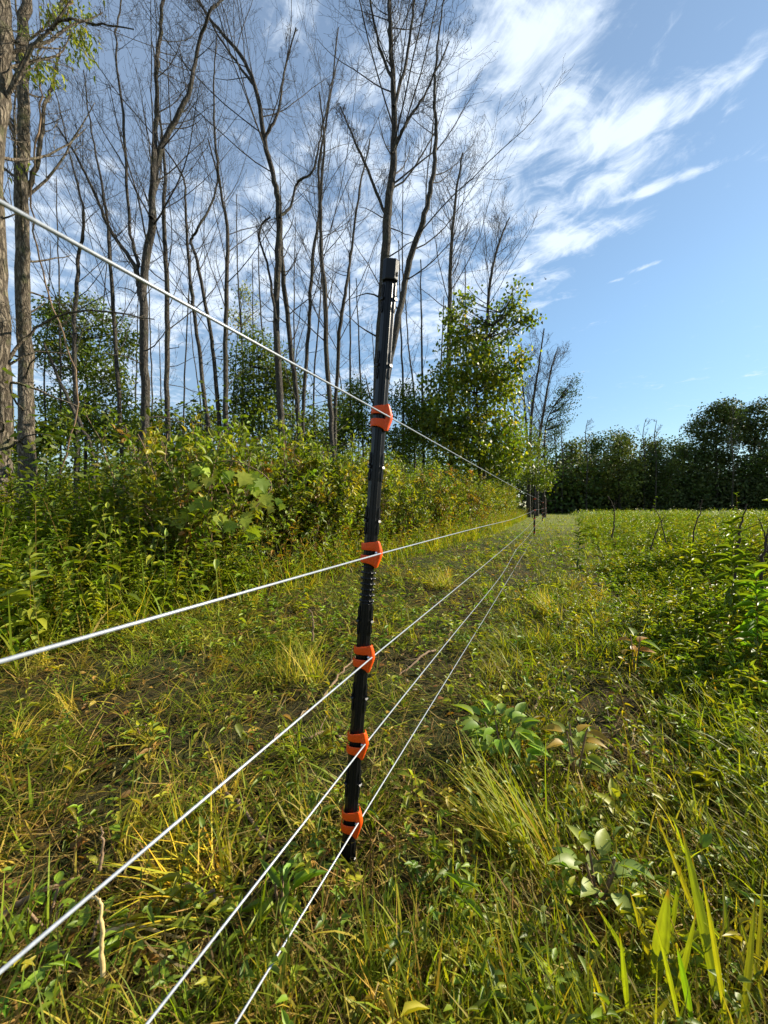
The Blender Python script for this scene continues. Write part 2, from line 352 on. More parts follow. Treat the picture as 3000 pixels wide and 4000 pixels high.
def make_post(label):
    root = empty('fence_post', (0, 0, 0), label, 'fence post', 'black plastic posts of the wire fence')
    secs = [(-.25, .9, .9), (.02, 1, 1)]
    marks = [1400 + 25, 1825, 2035, 2427, 2728, 3065, 3350, 1165]
    for z in sorted([zp(m) for m in marks]):                     # slight swelling round every stud
        if abs(z - zp(1165)) < .001: continue
        secs += [(z - .030, 1, 1), (z - .024, 1.03, 1.02), (z - .003, 1.05, 1.03), (z + .003, 1.02, 1.01), (z + .022, 1.03, 1.02), (z + .030, 1, 1)]
    secs += [(zp(2360), 1, 1), (zp(2356), .80, .9), (zp(2212), .80, .9), (zp(2206), .98, 1), (zp(1215), 1, 1), (zp(1205), 1.05, 1.05), (zp(1100), 1.02, 1.02)]
    secs = sorted(secs, key=lambda r: r[0]); cut = []
    for sct in secs:
        z = sct[0]
        if zp(2356) < z < zp(2212): continue
        cut.append(sct)
    bm = loft(cut)
    for py in marks:
        z = zp(py)
        for sd_ in (1, -1):
            c1 = Vector((sd_ * .0139, -.0035, z + .017)); c2 = Vector((sd_ * .0137, -.004, z - .018))
            oval_ring(bm, c1, .0036, .0125, .0009, sd_, sd_ * R(-28)); oval_ring(bm, c2, .0036, .0120, .0009, sd_, sd_ * R(-28))
            add_box(bm, (sd_ * .0143, -.0050, z - .001), (.0014, .0046, .0034), Euler((R(8), sd_ * R(-6 - 46 * (1 - z / 1.3)), sd_ * R(-38 + 10 * (1 - z / 1.3)))))
            add_box(bm, (sd_ * .0140, -.0035, z + .004), (.0030, .0055, .0008), Euler((R(20), sd_ * R(-20), 0)))
    for i, py in enumerate([2218, 2240, 2262, 2284, 2306, 2328, 2350]):       # stacked flanges above the middle
        z = zp(py); s = 1.16 if i in (1, 2, 3, 5, 6) else 1.04
        b2 = loft([(z - .0020, s * .95, s * .95), (z, s, s), (z + .0016, s * .93, s * .93)])
        me = bpy.data.meshes.new('tmp'); b2.to_mesh(me); b2.free(); bm.from_mesh(me); bpy.data.meshes.remove(me)
    # raised lettering strip on the right flange (illegible at this size: little bars)
    for i in range(15):
        z = zp(1895 + 4.6 * i)
        if i in (3, 8): continue
        add_box(bm, (.0139, -.0030, z), (.0004, .0010 + .0005 * (i % 3), .00045 + .0003 * (i % 2)), Euler((0, 0, R(-28))))
    bm_obj('shaft', bm, [M_BLACK, M_HOLE], root)
    # octagonal cap
    a = .0165; ch = .0068
    octo = np.array([(-a, -a + ch), (-a + ch, -a), (a - ch, -a), (a, -a + ch), (a, a - ch), (a - ch, a), (-a + ch, a), (-a, a - ch)])
    bm = loft([(zp(1100), .96, .96), (zp(1096), 1, 1), (zp(1024), 1, 1), (zp(1020), .96, .96)], octo)
    add_box(bm, (.0146, -.0140 + .0010, zp(1078)), (.0022, .0002, .0045), Euler((0, 0, R(45))), 1)
    bm_obj('cap', bm, [M_BLACK, M_HOLE], root, False, .0006)
    for i, z in enumerate(CLIP_Z):
        bm = bmesh.new()
        cols_ = [(-15.2, 8), (-17.0, 2), (-17.2, -5), (-12.5, -12.2), (-6, -13.8), (2, -14.2), (9, -13.6), (12.5, -12.4)]
        zs0 = [21, 14, 5.5, -4, -12, -21]; zs1 = [27, 16, 5.0, -4.5, -16, -31]
        rows = []
        for ci, (x, y) in enumerate(cols_):
            f = max(0, (ci - 4) / 3.0) ** 1.6
            rows.append([bm.verts.new((x / 1000, y / 1000, (z0 * (1 - f) + z1 * f + (1.6 if ci in (4, 5) and r in (0,) else 0)) / 1000)) for r, (z0, z1) in enumerate(zip(zs0, zs1))])
        bul = [0.5, 4.8, 8.8, 9.2, 5.0, .5]
        for (x, y, k, fz) in [(14.2, -15.0, .22, 1.0), (16.0, -13.5, .75, .97), (16.2, -6, 1.0, .93), (15.5, 2, .9, .88), (14.6, 9, .5, .8)]:
            rows.append([bm.verts.new(((x + bul[r] * k) / 1000, y / 1000, zs1[r] * fz / 1000)) for r in range(6)])
        for ci in range(len(rows) - 1):
            for r in range(5):
                if r == 2 and ci < len(cols_) - 1: continue
                bm.faces.new((rows[ci][r], rows[ci][r + 1], rows[ci + 1][r + 1], rows[ci + 1][r]))
        cl = bm_obj('clip', bm, M_ORANGE, root, True); cl.location = (0, 0, z)
        md = cl.modifiers.new('thick', 'SOLIDIFY'); md.thickness = .0026; md.offset = 1
        md = cl.modifiers.new('round', 'SUBSURF'); md.levels = 2; md.render_levels = 2
        bm = bmesh.new(); bmesh.ops.create_cone(bm, cap_ends=True, segments=14, radius1=.0024, radius2=.0024, depth=.012, matrix=Matrix.Translation((.0125, -.0128, .001)) @ Euler((R(70), R(25), 0)).to_matrix().to_4x4())
        bm_obj('pin', bm, M_PIN, cl, True, .0004)
    return root
post0 = make_post('tall black ribbed plastic post with five orange clips, nearest the camera, leaning slightly right')
post0.location = (-.080, .815, 0); post0.rotation_euler = (0, math.atan2(.0956, 1.297), 0)
def copy_tree(o, parent=None):
    c = o.copy(); COL.objects.link(c)
    if parent is not None: c.parent = parent
    for ch in o.children: copy_tree(ch, c)
    return c
PX = [(2087, 9.8), (2119, 19.1), (2133, 28.6)]
PL = ['second black fence post, standing alone in the grass where the wires start to converge',
      'third black fence post from the camera, thin against the thicket', 'farthest black fence post, beside the dark wooden post']
post_xyz = [(-.016, .81)]
for (px, yy), lb in zip(PX, PL):
    c = copy_tree(post0); c.scale = (1.35, 1.35, 1); c.location = ((px - CX) / F * yy, yy, 0); c.rotation_euler = (0, R(.4), R(-23) * .3); c['label'] = lb
    for ch in c.children:
        if ch.name.startswith('clip'): ch.scale = (.85, .85, .6)
    post_xyz.append(((px - CX) / F * yy, yy))
# ------------------------------------------------------------ wires
WPX = [(1525, 1631), (1488, 2162), (1455, 2566), (1429, 2904), (1403, 3209)]
FARZ = [1.008, .695, .447, .27, .085]
WL = ['white fence wire, the topmost, rising to the left edge of the photo', 'second highest white wire, dropping gently to the left edge',
      'middle white fence wire of the five, running to the lower left edge', 'second lowest white wire, slightly kinked between the first two posts',
      'lowest white fence wire, leaving through the bottom edge left of centre']
for i, (px, py) in enumerate(WPX):
    a = P(px, py, .803); pts = [np.array([*(a[:2] + 0), a[2]])]
    for k, (x, y) in enumerate(post_xyz[1:]): pts.append(np.array([x + .015, y - .008, FARZ[i]]))
    d = nrm(np.array([.3934, .9194, 0.])); 
    dd = nrm(pts[1] - pts[0]); back = pts[0] - dd * 3.2
    path = [back + (pts[0] - back) * t for t in np.linspace(0, 1, 40)[:-1]]
    for k in range(len(pts) - 1):
        for t in np.linspace(0, 1, 60 if k == 0 else 24)[:-1]:
            p = pts[k] + (pts[k + 1] - pts[k]) * t; sag = [.012, .03, .03, .02, .02][i] * 4 * t * (1 - t)
            p = p - np.array([0, 0, sag])
            if i == 3 and k == 0: p = p + np.array([N_[0], N_[1], 0]) * (.030 * math.sin(t * 9.5) * math.exp(-((t - .33) / .22) ** 2))
            if i == 1 and k == 0: p = p + np.array([0, 0, .004 * math.sin(t * 14)])
            path.append(p)
    path.append(pts[-1]); A = Acc(); path = np.array(path)
    tubes(A, path[None], np.full((1, len(path)), .0016), 10)
    tag(A.build('fence_wire', M_WIRE, origin=pts[0]), WL[i], 'fence wire', 'five white wires of the fence')
bx = P(2127, 1978, 26.8)
bm = bmesh.new(); bmesh.ops.create_cone(bm, cap_ends=True, segments=14, radius1=.11, radius2=.095, depth=1.75, matrix=Matrix.Translation((0, 0, .62)))
for v in bm.verts: v.co.x += random.uniform(-.006, .006); v.co.z += .04 * v.co.x * (v.co.z > 1)
wp = bm_obj('wooden_post', bm, M_WOOD, None, False, .01); wp.location = (bx[0], 26.8, 0)
tag(wp, 'thick dark wooden post at the far end of the wire fence', 'wooden post')

# ------------------------------------------------------------ trees
def catmull(pts, n):
    pts = np.array(pts, float); p = np.vstack([2 * pts[0] - pts[1], pts, 2 * pts[-1] - pts[-2]]); m = len(pts) - 1
    out = []
    for u in np.linspace(0, m - 1e-6, n):
        i = int(u); t = u - i; a, b, c, d = p[i], p[i + 1], p[i + 2], p[i + 3]
        out.append(.5 * ((2 * b) + (-a + c) * t + (2 * a - 5 * b + 4 * c - d) * t * t + (-a + 3 * b - 3 * c + d) * t ** 3))
    return np.array(out)
def grow(paths, rad, k, t0, t1, ang, lfrac, K, up, wob, rr, llen=None, az=None):
    """children of every path: k each, start between t0 and t1"""
    M, Kp, _ = paths.shape
    t = (t0 + (t1 - t0) * (np.arange(k)[None, :] + rng.uniform(0, 1, (M, k))) / k)
    f = t * (Kp - 1); i = np.minimum(f.astype(int), Kp - 2); fr = (f - i)[..., None]; mm = np.arange(M)[:, None]
    st = paths[mm, i] * (1 - fr) + paths[mm, i + 1] * fr; tan = nrm(paths[mm, i + 1] - paths[mm, i])
    r0 = rad[mm, i] * (1 - fr[..., 0]) + rad[mm, i + 1] * fr[..., 0]
    plen = np.linalg.norm(np.diff(paths, axis=1), axis=2).sum(1)[:, None]
    rnd = rdir(M * k).reshape(M, k, 3); side = nrm(rnd - (rnd * tan).sum(-1, keepdims=True) * tan)
    an = R(ang) * rng.uniform(.75, 1.25, (M, k, 1)); d = np.cos(an) * tan + np.sin(an) * side
    L = (plen * lfrac if llen is None else llen) * (1.15 - .75 * (t - t0) / (1 - t0 + 1e-6)) * rng.uniform(.55, 1.25, (M, k))
    p = [st]; cur = st
    for j in range(K - 1):
        d = nrm(d + np.array([0, 0, up]) + wob * rng.standard_normal(d.shape)); cur = cur + d * (L / (K - 1))[..., None]; p.append(cur)
    pp = np.stack(p, 2).reshape(M * k, K, 3)
    rs = np.minimum(r0 * rr, .02 + r0 * .5); rad2 = (rs[..., None] * np.linspace(1, .28, K)[None, None]).reshape(M * k, K)
    return pp, rad2
RMIN = .0022
def bare_tree(name, lb, Yd, trunk, forks=(), mat_=None, dens=1.0, lv4=False, t0=.35, spread=.26, rmin=RMIN, group=None, cat='bare tree', K1=23, ext=1.3):
    """trunk: list of (px, py, width px); goes on above the frame where the photograph cuts it"""
    mat_ = mat_ or M_BARK
    def path(ctrl, grounded, ext=ext):
        p = [P(x, y, Yd + .12 * Yd * .15 * math.sin(.9 * i + x)) for i, (x, y, _) in enumerate(ctrl)]; wd = [c[2] * .88 / 2 * Yd / F / math.hypot(1, (c[0] - CX) / F) for c in ctrl]
        if grounded:
            b0 = np.array([p[0][0] + .02 * (p[0][0] - p[1][0]), p[0][1], -.08]); p = [b0] + p; wd = [wd[0] * 1.25] + wd
        if ctrl[-1][1] <= 30: 
            d = p[-1] - p[-2]; d = d / np.linalg.norm(d); p.append(p[-1] + d * ext + np.array([.1, 0, .3])); wd.append(wd[-1] * .35)
        n = max(14, 5 * len(p)); pp = catmull(p, n); ww = np.interp(np.linspace(0, len(p) - 1, n), range(len(p)), wd)
        pp[1:] += rng.normal(0, .010, pp[1:].shape) * np.array([1, 1, .2]); return pp, ww
    tp, tw = path(trunk, True); base = np.array([tp[0][0], tp[0][1], 0.0])
    root = empty(name, base, lb, cat, group)
    A = Acc(); big = Yd < 9
    tubes(A, tp[None], tw[None], 18 if big else 10, jitter=.035 if big else .03)
    mains = [(tp, tw)]
    B = Acc()
    for fk in forks:
        fp, fw = path(fk, False); tubes(A, fp[None], fw[None], 12 if big else 8, jitter=.03); mains.append((fp, fw))
    A.build('trunk', mat_, root, base)
    for q, (mp, mw) in enumerate(mains):
        L = np.linalg.norm(np.diff(mp, axis=0), axis=1).sum(); a0 = t0 if q == 0 else .12
        k1 = max(5, int(K1 * dens * (1 if q == 0 else .7)))
        p1, r1 = grow(mp[None], mw[None], k1, a0, .97, 48, 0, 9, .085, .075, .26, llen=L * spread)
        r1 = np.clip(r1, rmin * 1.3, rmin * 4.5 + mw.max() * .09); tubes(B, p1, r1, 5)
        p2, r2 = grow(p1, r1, max(4, int(8 * dens)), .12, .98, 46, .46, 6, .12, .10, .42); r2 = np.maximum(r2, rmin * .95); tubes(B, p2, r2, 4)
        p3, r3 = grow(p2, r2, max(3, int(4 * dens)), .1, .98, 46, .62, 5, .14, .13, .6); r3 = np.maximum(r3, rmin * .9); tubes(B, p3, r3, 3)
        if lv4: p4, r4 = grow(p3, r3, 2, .2, .98, 45, .6, 4, .1, .15, .7); tubes(B, p4, np.maximum(r4, rmin * .8), 3)
        # short dead stubs low on the trunk
        if q == 0:
            p5, r5 = grow(mp[None], mw[None], 8, .12, t0, 70, 0, 6, .03, .2, .2, llen=L * .09); tubes(B, p5, np.maximum(r5, rmin), 4)
    B.build('crown', mat_, root, base); return root

k_ = 1.8083
def S(*pts): return [(x * k_, y * k_, w_ * k_) for x, y, w_ in pts]
bare_tree('bare_tree', 'thick rough-barked trunk cut off by the left edge of the photo', 4.2, S((4, 1075, 62), (4, 950, 56), (2, 760, 54), (-6, 560, 50), (-14, 380, 48), (2, 200, 50), (8, 100, 50), (4, 0, 48)),
          forks=[S((10, 790, 12), (45, 740, 9), (90, 700, 7), (150, 675, 6), (230, 673, 5), (330, 690, 3)), S((18, 200, 12), (60, 110, 9), (100, 70, 8), (150, 42, 7), (200, 52, 6), (285, 62, 3))],
          mat_=M_BARKN, dens=.7, t0=.5, spread=.20, lv4=True, rmin=.0016)
bare_tree('bare_tree', 'dark mossy trunk just right of the thick trunk on the left edge', 6.3, S((58, 985, 46), (56, 800, 40), (50, 600, 38), (47, 400, 36), (52, 250, 32), (46, 120, 32), (56, 0, 28)),
          forks=[S((60, 420, 16), (85, 330, 13), (95, 240, 10), (110, 190, 8), (130, 100, 5))], mat_=M_BARKN, dens=.8, t0=.4, spread=.22, lv4=True, rmin=.002)
bare_tree('bare_tree', 'grey forked trunk with gnarled bark, first clear tree right of the dark pair', 7.6,
          S((316, 1060, 26), (312, 960, 22), (314, 850, 22), (310, 700, 22), (312, 590, 21), (328, 480, 20), (330, 380, 15), (338, 260, 12), (340, 150, 10), (344, 90, 10), (353, 0, 8)),
          forks=[S((326, 470, 14), (345, 330, 15), (385, 250, 13), (410, 190, 11), (430, 100, 9), (455, 20, 7), (480, 0, 5)), S((300, 620, 15), (288, 570, 12), (240, 500, 10), (205, 420, 8), (160, 330, 6), (120, 270, 4)),
                 S((300, 640, 10), (296, 560, 10), (278, 480, 8), (268, 280, 7), (250, 100, 5), (262, 0, 4))], dens=.95, t0=.45, spread=.22, lv4=True, rmin=.0022)
bare_tree('bare_tree', 'straight slim grey trunk just right of the gnarled forked tree', 10, S((366, 1010, 13), (360, 860, 13), (362, 700, 13), (358, 560, 12), (352, 450, 10), (357, 370, 8), (340, 200, 5), (330, 90, 3)), dens=.8)
bare_tree('bare_tree', 'tall dark tree with an elbow-bent limb, left of the black post', 9, S((608, 960, 18), (604, 840, 17), (597, 700, 16), (600, 560, 17), (603, 450, 16), (590, 380, 12), (570, 300, 12), (555, 200, 10), (520, 120, 9), (470, 60, 7), (430, 0, 5)),
          forks=[S((596, 690, 7), (580, 580, 6), (562, 520, 5), (566, 485, 5), (585, 468, 4)), S((604, 470, 8), (630, 440, 6), (642, 395, 6), (675, 370, 5), (692, 300, 4), (712, 200, 3), (735, 120, 2)), S((572, 300, 8), (600, 240, 6), (615, 150, 5), (640, 60, 3)), S((545, 180, 7), (480, 90, 5), (440, 20, 4), (425, 0, 4))], dens=.95, t0=.5, lv4=True, spread=.22)
bare_tree('bare_tree', 'curving dark trunk beside the elbow-limbed tree, leaning left as it rises', 10, S((650, 990, 12), (643, 880, 12), (625, 720, 12), (612, 600, 12), (606, 520, 11), (600, 440, 6)), dens=.5, t0=.3, spread=.2)
bare_tree('bare_tree', 'thin pale straight trunk between two darker ones, left of the post', 10.6, S((654, 990, 9), (656, 860, 9), (668, 700, 9), (675, 560, 8), (690, 460, 7), (690, 350, 6), (715, 200, 4), (730, 60, 3)), dens=.8)
bare_tree('bare_tree', 'wavy dark trunk leaning left, in the middle of the wood', 11, S((452, 1000, 11), (447, 900, 11), (430, 760, 10), (415, 640, 9), (408, 560, 8), (400, 440, 6), (395, 380, 5), (340, 300, 3)), dens=.7, t0=.4)
bare_tree('bare_tree', 'crooked trunk with a double bend, just left of the straight lichen-grey one', 11.4, S((480, 1000, 12), (473, 900, 11), (462, 780, 10), (450, 690, 9), (425, 560, 8), (412, 520, 7), (430, 490, 6), (470, 400, 5), (450, 300, 3)), dens=.8, t0=.4)
bare_tree('bare_tree', 'straight lichen-grey trunk with a feathery top, left of the low green tree', 10.8, S((492, 1000, 14), (488, 880, 13), (487, 760, 12), (490, 620, 11), (492, 500, 9), (478, 420, 7), (465, 300, 6), (462, 180, 4), (468, 80, 3)), dens=1.0)
bare_tree('bare_tree', 'tallest bare tree, with a long right-hand fork, directly behind the black post', 8.0, S((812, 1040, 28), (815, 900, 27), (820, 760, 25), (830, 600, 23), (836, 480, 21), (846, 380, 18), (852, 280, 15), (848, 150, 12), (843, 60, 10), (840, 0, 8)),
          forks=[S((828, 860, 14), (850, 740, 16), (872, 630, 15), (885, 560, 15), (915, 470, 13), (935, 380, 11), (942, 290, 9), (938, 200, 7), (945, 100, 5), (960, 0, 3)), S((846, 330, 8), (875, 270, 7), (920, 200, 5), (970, 90, 3)), S((838, 480, 8), (800, 380, 7), (765, 300, 5), (735, 230, 3)),
                 S((850, 180, 8), (820, 100, 6), (800, 0, 5)), S((850, 230, 8), (880, 120, 7), (895, 0, 5))],
          dens=1.0, t0=.5, lv4=True, spread=.25, rmin=.0022)
bare_tree('bare_tree', 'slim grey trunk leaning a touch left, a little left of the black post', 9.6, S((722, 1030, 12), (715, 900, 12), (705, 760, 12), (703, 650, 11), (694, 520, 9), (693, 420, 7), (700, 300, 5), (690, 200, 3)), dens=.9)
bare_tree('bare_tree', 'slim trunk that bends right near its top, next left of the black post', 11, S((722, 1010, 9), (726, 860, 9), (735, 700, 9), (748, 620, 8), (760, 540, 6), (775, 420, 5), (800, 300, 3)), dens=.8)
bare_tree('bare_tree', 'dark slim trunk half hidden by the leafy tree right of the post', 16.5, S((975, 1060, 12), (973, 900, 12), (970, 760, 11), (972, 620, 10), (976, 520, 8), (985, 420, 6), (1000, 330, 4)), dens=1.0, t0=.45, spread=.24, rmin=.004)
bare_tree('bare_tree', 'fine-twigged bare crown above the leafy tree right of the post', 18, S((1045, 1060, 10), (1048, 850, 9), (1052, 700, 8), (1060, 600, 7), (1080, 520, 5), (1100, 470, 3)), dens=1.0, t0=.5, spread=.2, rmin=.004)
bare_tree('bare_tree', 'grey trunk with vines hanging on it, third trunk from the left edge', 10, S((166, 960, 14), (164, 850, 13), (160, 700, 12), (170, 560, 10), (182, 470, 7), (150, 330, 4), (120, 200, 3)), dens=.9)
bare_tree('bare_tree', 'thin dark trunk behind the wire, left of the gnarled forked tree', 10.5, S((265, 1000, 11), (258, 880, 11), (246, 700, 11), (238, 560, 9), (226, 430, 7), (200, 300, 5), (180, 150, 3)), dens=.9)
bare_tree('leaning_tree', 'dead trunk leaning against its neighbours at the left, snapped near the ground', 8.2, S((200, 990, 10), (180, 930, 11), (150, 870, 11), (118, 800, 8), (95, 740, 6)), dens=.3, t0=.6, spread=.15, K1=6, cat='dead tree')
bare_tree('bare_tree', 'pair-trunk bare tree beyond the leafy one, near the fence vanishing point', 28, S((1142, 1060, 10), (1144, 980, 9), (1150, 880, 7), (1162, 800, 5), (1175, 710, 3)), forks=[S((1143, 1000, 7), (1135, 900, 6), (1128, 820, 4), (1126, 740, 2))], dens=1.1, t0=.35, spread=.24, rmin=.006)
bare_tree('bare_tree', 'slim bare tree with twigs fanning right, beyond the leafy tree', 30, S((1160, 1060, 9), (1164, 960, 7), (1176, 880, 6), (1190, 800, 4), (1205, 750, 2)), dens=1.1, t0=.3, spread=.24, rmin=.006)
for i, (x, y0, wd, Yd, top) in enumerate([(330, 960, 6, 15, 520), (395, 980, 6, 14, 480), (520, 980, 7, 14, 420), (545, 960, 6, 17, 560), (570, 970, 7, 15, 500), (630, 960, 6, 16, 470), (680, 980, 7, 17, 520), (760, 990, 8, 15, 540), (785, 1000, 7, 16, 600),
        (870, 1020, 8, 15, 520), (895, 1020, 7, 17, 600), (915, 1020, 9, 16, 560), (945, 1030, 7, 19, 640), (130, 960, 8, 11, 380), (100, 950, 7, 12, 520), (210, 960, 7, 13, 560), (290, 960, 6, 15, 600), (430, 990, 5, 16, 640), (1010, 1030, 7, 20, 560),
        (1075, 1040, 6, 24, 640), (1110, 1045, 6, 25, 700), (740, 980, 5, 19, 700), (500, 970, 5, 20, 650), (350, 970, 5, 18, 700), (600, 980, 5, 20, 720), (820, 1000, 5, 20, 700)]):
    dx = random.uniform(-22, 22)
    bare_tree('bare_tree', 'thin bare sapling among the undergrowth behind the front row of trunks', Yd, S((x, y0, wd * .75), (x + random.uniform(-5, 5), (y0 * 2 + top) / 3, wd * .65), (x + dx * .6, (y0 + 2 * top) / 3, wd * .5), (x + dx, top, wd * .3)),
              dens=.62, t0=.3, spread=.2, K1=12, rmin=.0035, group='thin bare saplings behind the front trunks', cat='sapling')

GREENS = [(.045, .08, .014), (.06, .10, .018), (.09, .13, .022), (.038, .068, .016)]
YGREENS = [(.10, .15, .018), (.16, .19, .022), (.075, .12, .018), (.22, .22, .025)]
def leafy_tree(name, lb, c, clumps, nleaf, ls, trunk_r=.06, cols=GREENS, m=None, lean=(0, 0), tpl=L_OVATE, group=None, cat='leafy tree', limbs=14, hang=-.3, core=.35, wdr=.7):
    """clumps: (dx, dy, z, rx, ry, rz) ellipsoids with uneven filling; real leaves through the volume on small limbs"""
    m = m or M_LEAF; base = np.array([c[0], c[1], 0.0]); root = empty(name, base, lb, cat, group)
    cl = np.array(clumps, float); top = cl[np.argmax(cl[:, 2] + cl[:, 5])]
    H = top[2] + top[5] * .6
    tp = catmull([base + (0, 0, -.05), base + np.array([lean[0] * .3, lean[1] * .3, H * .35]), base + np.array([lean[0] * .7, lean[1] * .7, H * .7]), base + np.array([top[0], top[1], H])], 18)
    tw = np.linspace(trunk_r, trunk_r * .15, 18); A = Acc(); tubes(A, tp[None], tw[None], 9, jitter=.04); A.build('trunk', M_BARKD, root, base)
    B = Acc(); tubes(B, tp[None], tw[None] * .6, 5); lim = []
    for j in range(limbs * len(cl) // 3 + len(cl)):
        q = cl[j % len(cl)]; u = rdir(1)[0] * rng.uniform(.3, .95); e = base + q[:3] + u * q[3:]
        zt = np.clip((e[2] - .5 * np.hypot(e[0] - base[0], e[1] - base[1])) / H, .1, .95); st = tp[int(zt * 17)]
        mid = (st + e) / 2 + np.array([0, 0, -.06 * np.linalg.norm(e - st)]); lim.append(catmull([st, mid, e], 9))
    lim = np.array(lim); rl = np.tile(np.linspace(trunk_r * .32, .006, 9), (len(lim), 1)); tubes(B, lim, rl, 5)
    p2, r2 = grow(lim, rl, 6, .3, .98, 40, .28, 5, .05, .15, .5); tubes(B, p2, np.maximum(r2, .003), 3)
    B.build('branches', M_BARKD, root, base)
    vol = cl[:, 3] * cl[:, 4] * cl[:, 5]; wv = vol ** .7; ci = rng.choice(len(cl), nleaf, p=wv / wv.sum())
    # leaves gather in sprays round twig ends
    nsp = max(30, nleaf // 14); sc = rng.choice(len(cl), nsp, p=wv / wv.sum()); sp_ = cl[sc, :3] + rdir(nsp) * (rng.uniform(0, 1, (nsp, 1)) ** core) * cl[sc, 3:] * rng.uniform(.85, 1.12, (nsp, 1))
    si = rng.integers(0, nsp, nleaf); pos = base + sp_[si] + rng.normal(0, 1, (nleaf, 3)) * ls * np.array([1.5, 1.5, 1.2])
    spc = pal(nsp, cols, .18); col = np.clip(spc[si] * (1 + .22 * rng.standard_normal((nleaf, 1))), .01, .5)
    d = rdir(nleaf, -.9, .5); d[:, 2] += hang; C_ = Acc()
    place(C_, tpl, pos, d, nrm(rdir(nleaf) + np.array([.3, -.1, 1.0])), ls * rng.uniform(.6, 1.25, nleaf), ls * wdr * rng.uniform(.7, 1.1, nleaf), col)
    C_.build('crown', m, root, base); return root
def clumps_px(cx, Yd, rows):
    """rows: px, py, rx, ry in display px -> clumps relative to the foot under cx"""
    X0 = (cx * k_ - CX) / F * Yd; out = []
    for x, y, rx, ry in rows:
        p = P(x * k_, y * k_, Yd); a = rx * k_ / F * Yd; out.append((p[0] - X0, random.uniform(-.5, .5) * a, p[2], a, a * .9, ry * k_ / F * Yd))
    return (X0, Yd), out
c, q = clumps_px(1035, 15.5, [(1010, 730, 55, 50), (1085, 700, 42, 62), (1110, 650, 18, 42), (985, 690, 30, 40), (1000, 660, 22, 22), (1040, 790, 75, 50), (980, 830, 70, 50), (1085, 830, 55, 55), (960, 900, 75, 50), (1060, 920, 80, 70), (1010, 970, 80, 55), (1090, 985, 60, 40), (1130, 780, 22, 25), (900, 900, 30, 30), (1140, 690, 12, 12)])
leafy_tree('leafy_tree', 'bright green large-leaved young tree right of the black post, tallest of the leafy ones', c, q, 12500, .140, .07, YGREENS + GREENS * 2, limbs=16, hang=-.5, tpl=L_ROUND, wdr=.8)
c, q = clumps_px(185, 12, [(190, 700, 55, 50), (110, 680, 35, 35), (250, 720, 40, 50), (150, 770, 60, 50), (240, 820, 55, 60), (130, 870, 60, 50), (210, 920, 80, 50), (275, 900, 35, 60)])
leafy_tree('leafy_tree', 'dark leafy tree behind the mossy left-hand trunks, reaching above the wire', c, q, 11000, .105, .06, GREENS, wdr=.6)
c, q = clumps_px(560, 12.5, [(560, 760, 45, 45), (520, 790, 30, 40), (600, 800, 45, 45), (630, 840, 30, 40), (560, 850, 60, 45), (590, 920, 70, 50), (510, 900, 35, 50)])
leafy_tree('leafy_tree', 'dark leafy small tree behind the elbow-limbed bare tree', c, q, 9000, .10, .06, GREENS, wdr=.6)
c, q = clumps_px(525, 16, [(522, 640, 22, 25), (515, 680, 28, 20), (540, 665, 18, 25), (530, 710, 20, 20)])
leafy_tree('leafy_tree', 'pale sparse leafy top poking above the wood, left of the elbow-limbed tree', c, q, 420, .11, .04, YGREENS, wdr=.5, limbs=10)
c, q = clumps_px(775, 14, [(775, 850, 30, 32), (760, 900, 35, 40), (800, 930, 35, 45), (730, 940, 35, 40)])
leafy_tree('leafy_tree', 'small leafy tree tight against the left side of the black post', c, q, 4500, .10, .04, GREENS, wdr=.6)
c, q = clumps_px(885, 15, [(870, 870, 35, 40), (900, 930, 40, 50), (860, 960, 40, 40)])
leafy_tree('leafy_tree', 'small leafy tree between the black post and the bright green tree', c, q, 5000, .10, .04, GREENS, wdr=.6)
c, q = clumps_px(1172, 33, [(1225, 850, 24, 16), (1240, 825, 14, 14), (1205, 880, 22, 18), (1238, 872, 16, 8), (1195, 925, 28, 25), (1180, 970, 30, 28), (1225, 905, 16, 14)])
leafy_tree('leafy_tree', 'leaning sparse tree sticking out to the right over the end of the fence', c, q, 2600, .17, .12, GREENS, m=M_FAR, lean=(.6, 0), limbs=16, wdr=.5)
for i, (cx, Yd, rows, n) in enumerate([(80, 9.5, [(60, 960, 40, 50), (110, 930, 40, 45)], 1600), (330, 15, [(340, 930, 40, 60), (300, 950, 40, 45)], 2200), (420, 16, [(420, 945, 60, 45), (450, 900, 30, 35)], 2400),
        (680, 17, [(680, 930, 40, 60), (650, 960, 50, 40)], 2400), (1150, 26, [(1150, 960, 28, 55), (1130, 1020, 40, 35), (1170, 1030, 30, 30)], 2600), (935, 19, [(930, 900, 30, 60), (950, 960, 30, 50)], 2000), (740, 19, [(740, 890, 30, 50), (720, 960, 30, 40)], 2000), (1100, 21, [(1100, 960, 40, 60), (1080, 1020, 45, 40)], 2600)]):
    c, q = clumps_px(cx, Yd, rows)
    leafy_tree('leafy_tree', 'low leafy tree filling the gaps between the bare trunks', c, q, n, .11 + .004 * Yd * .5, .035, GREENS, wdr=.6, limbs=6, group='low leafy trees among the bare trunks')

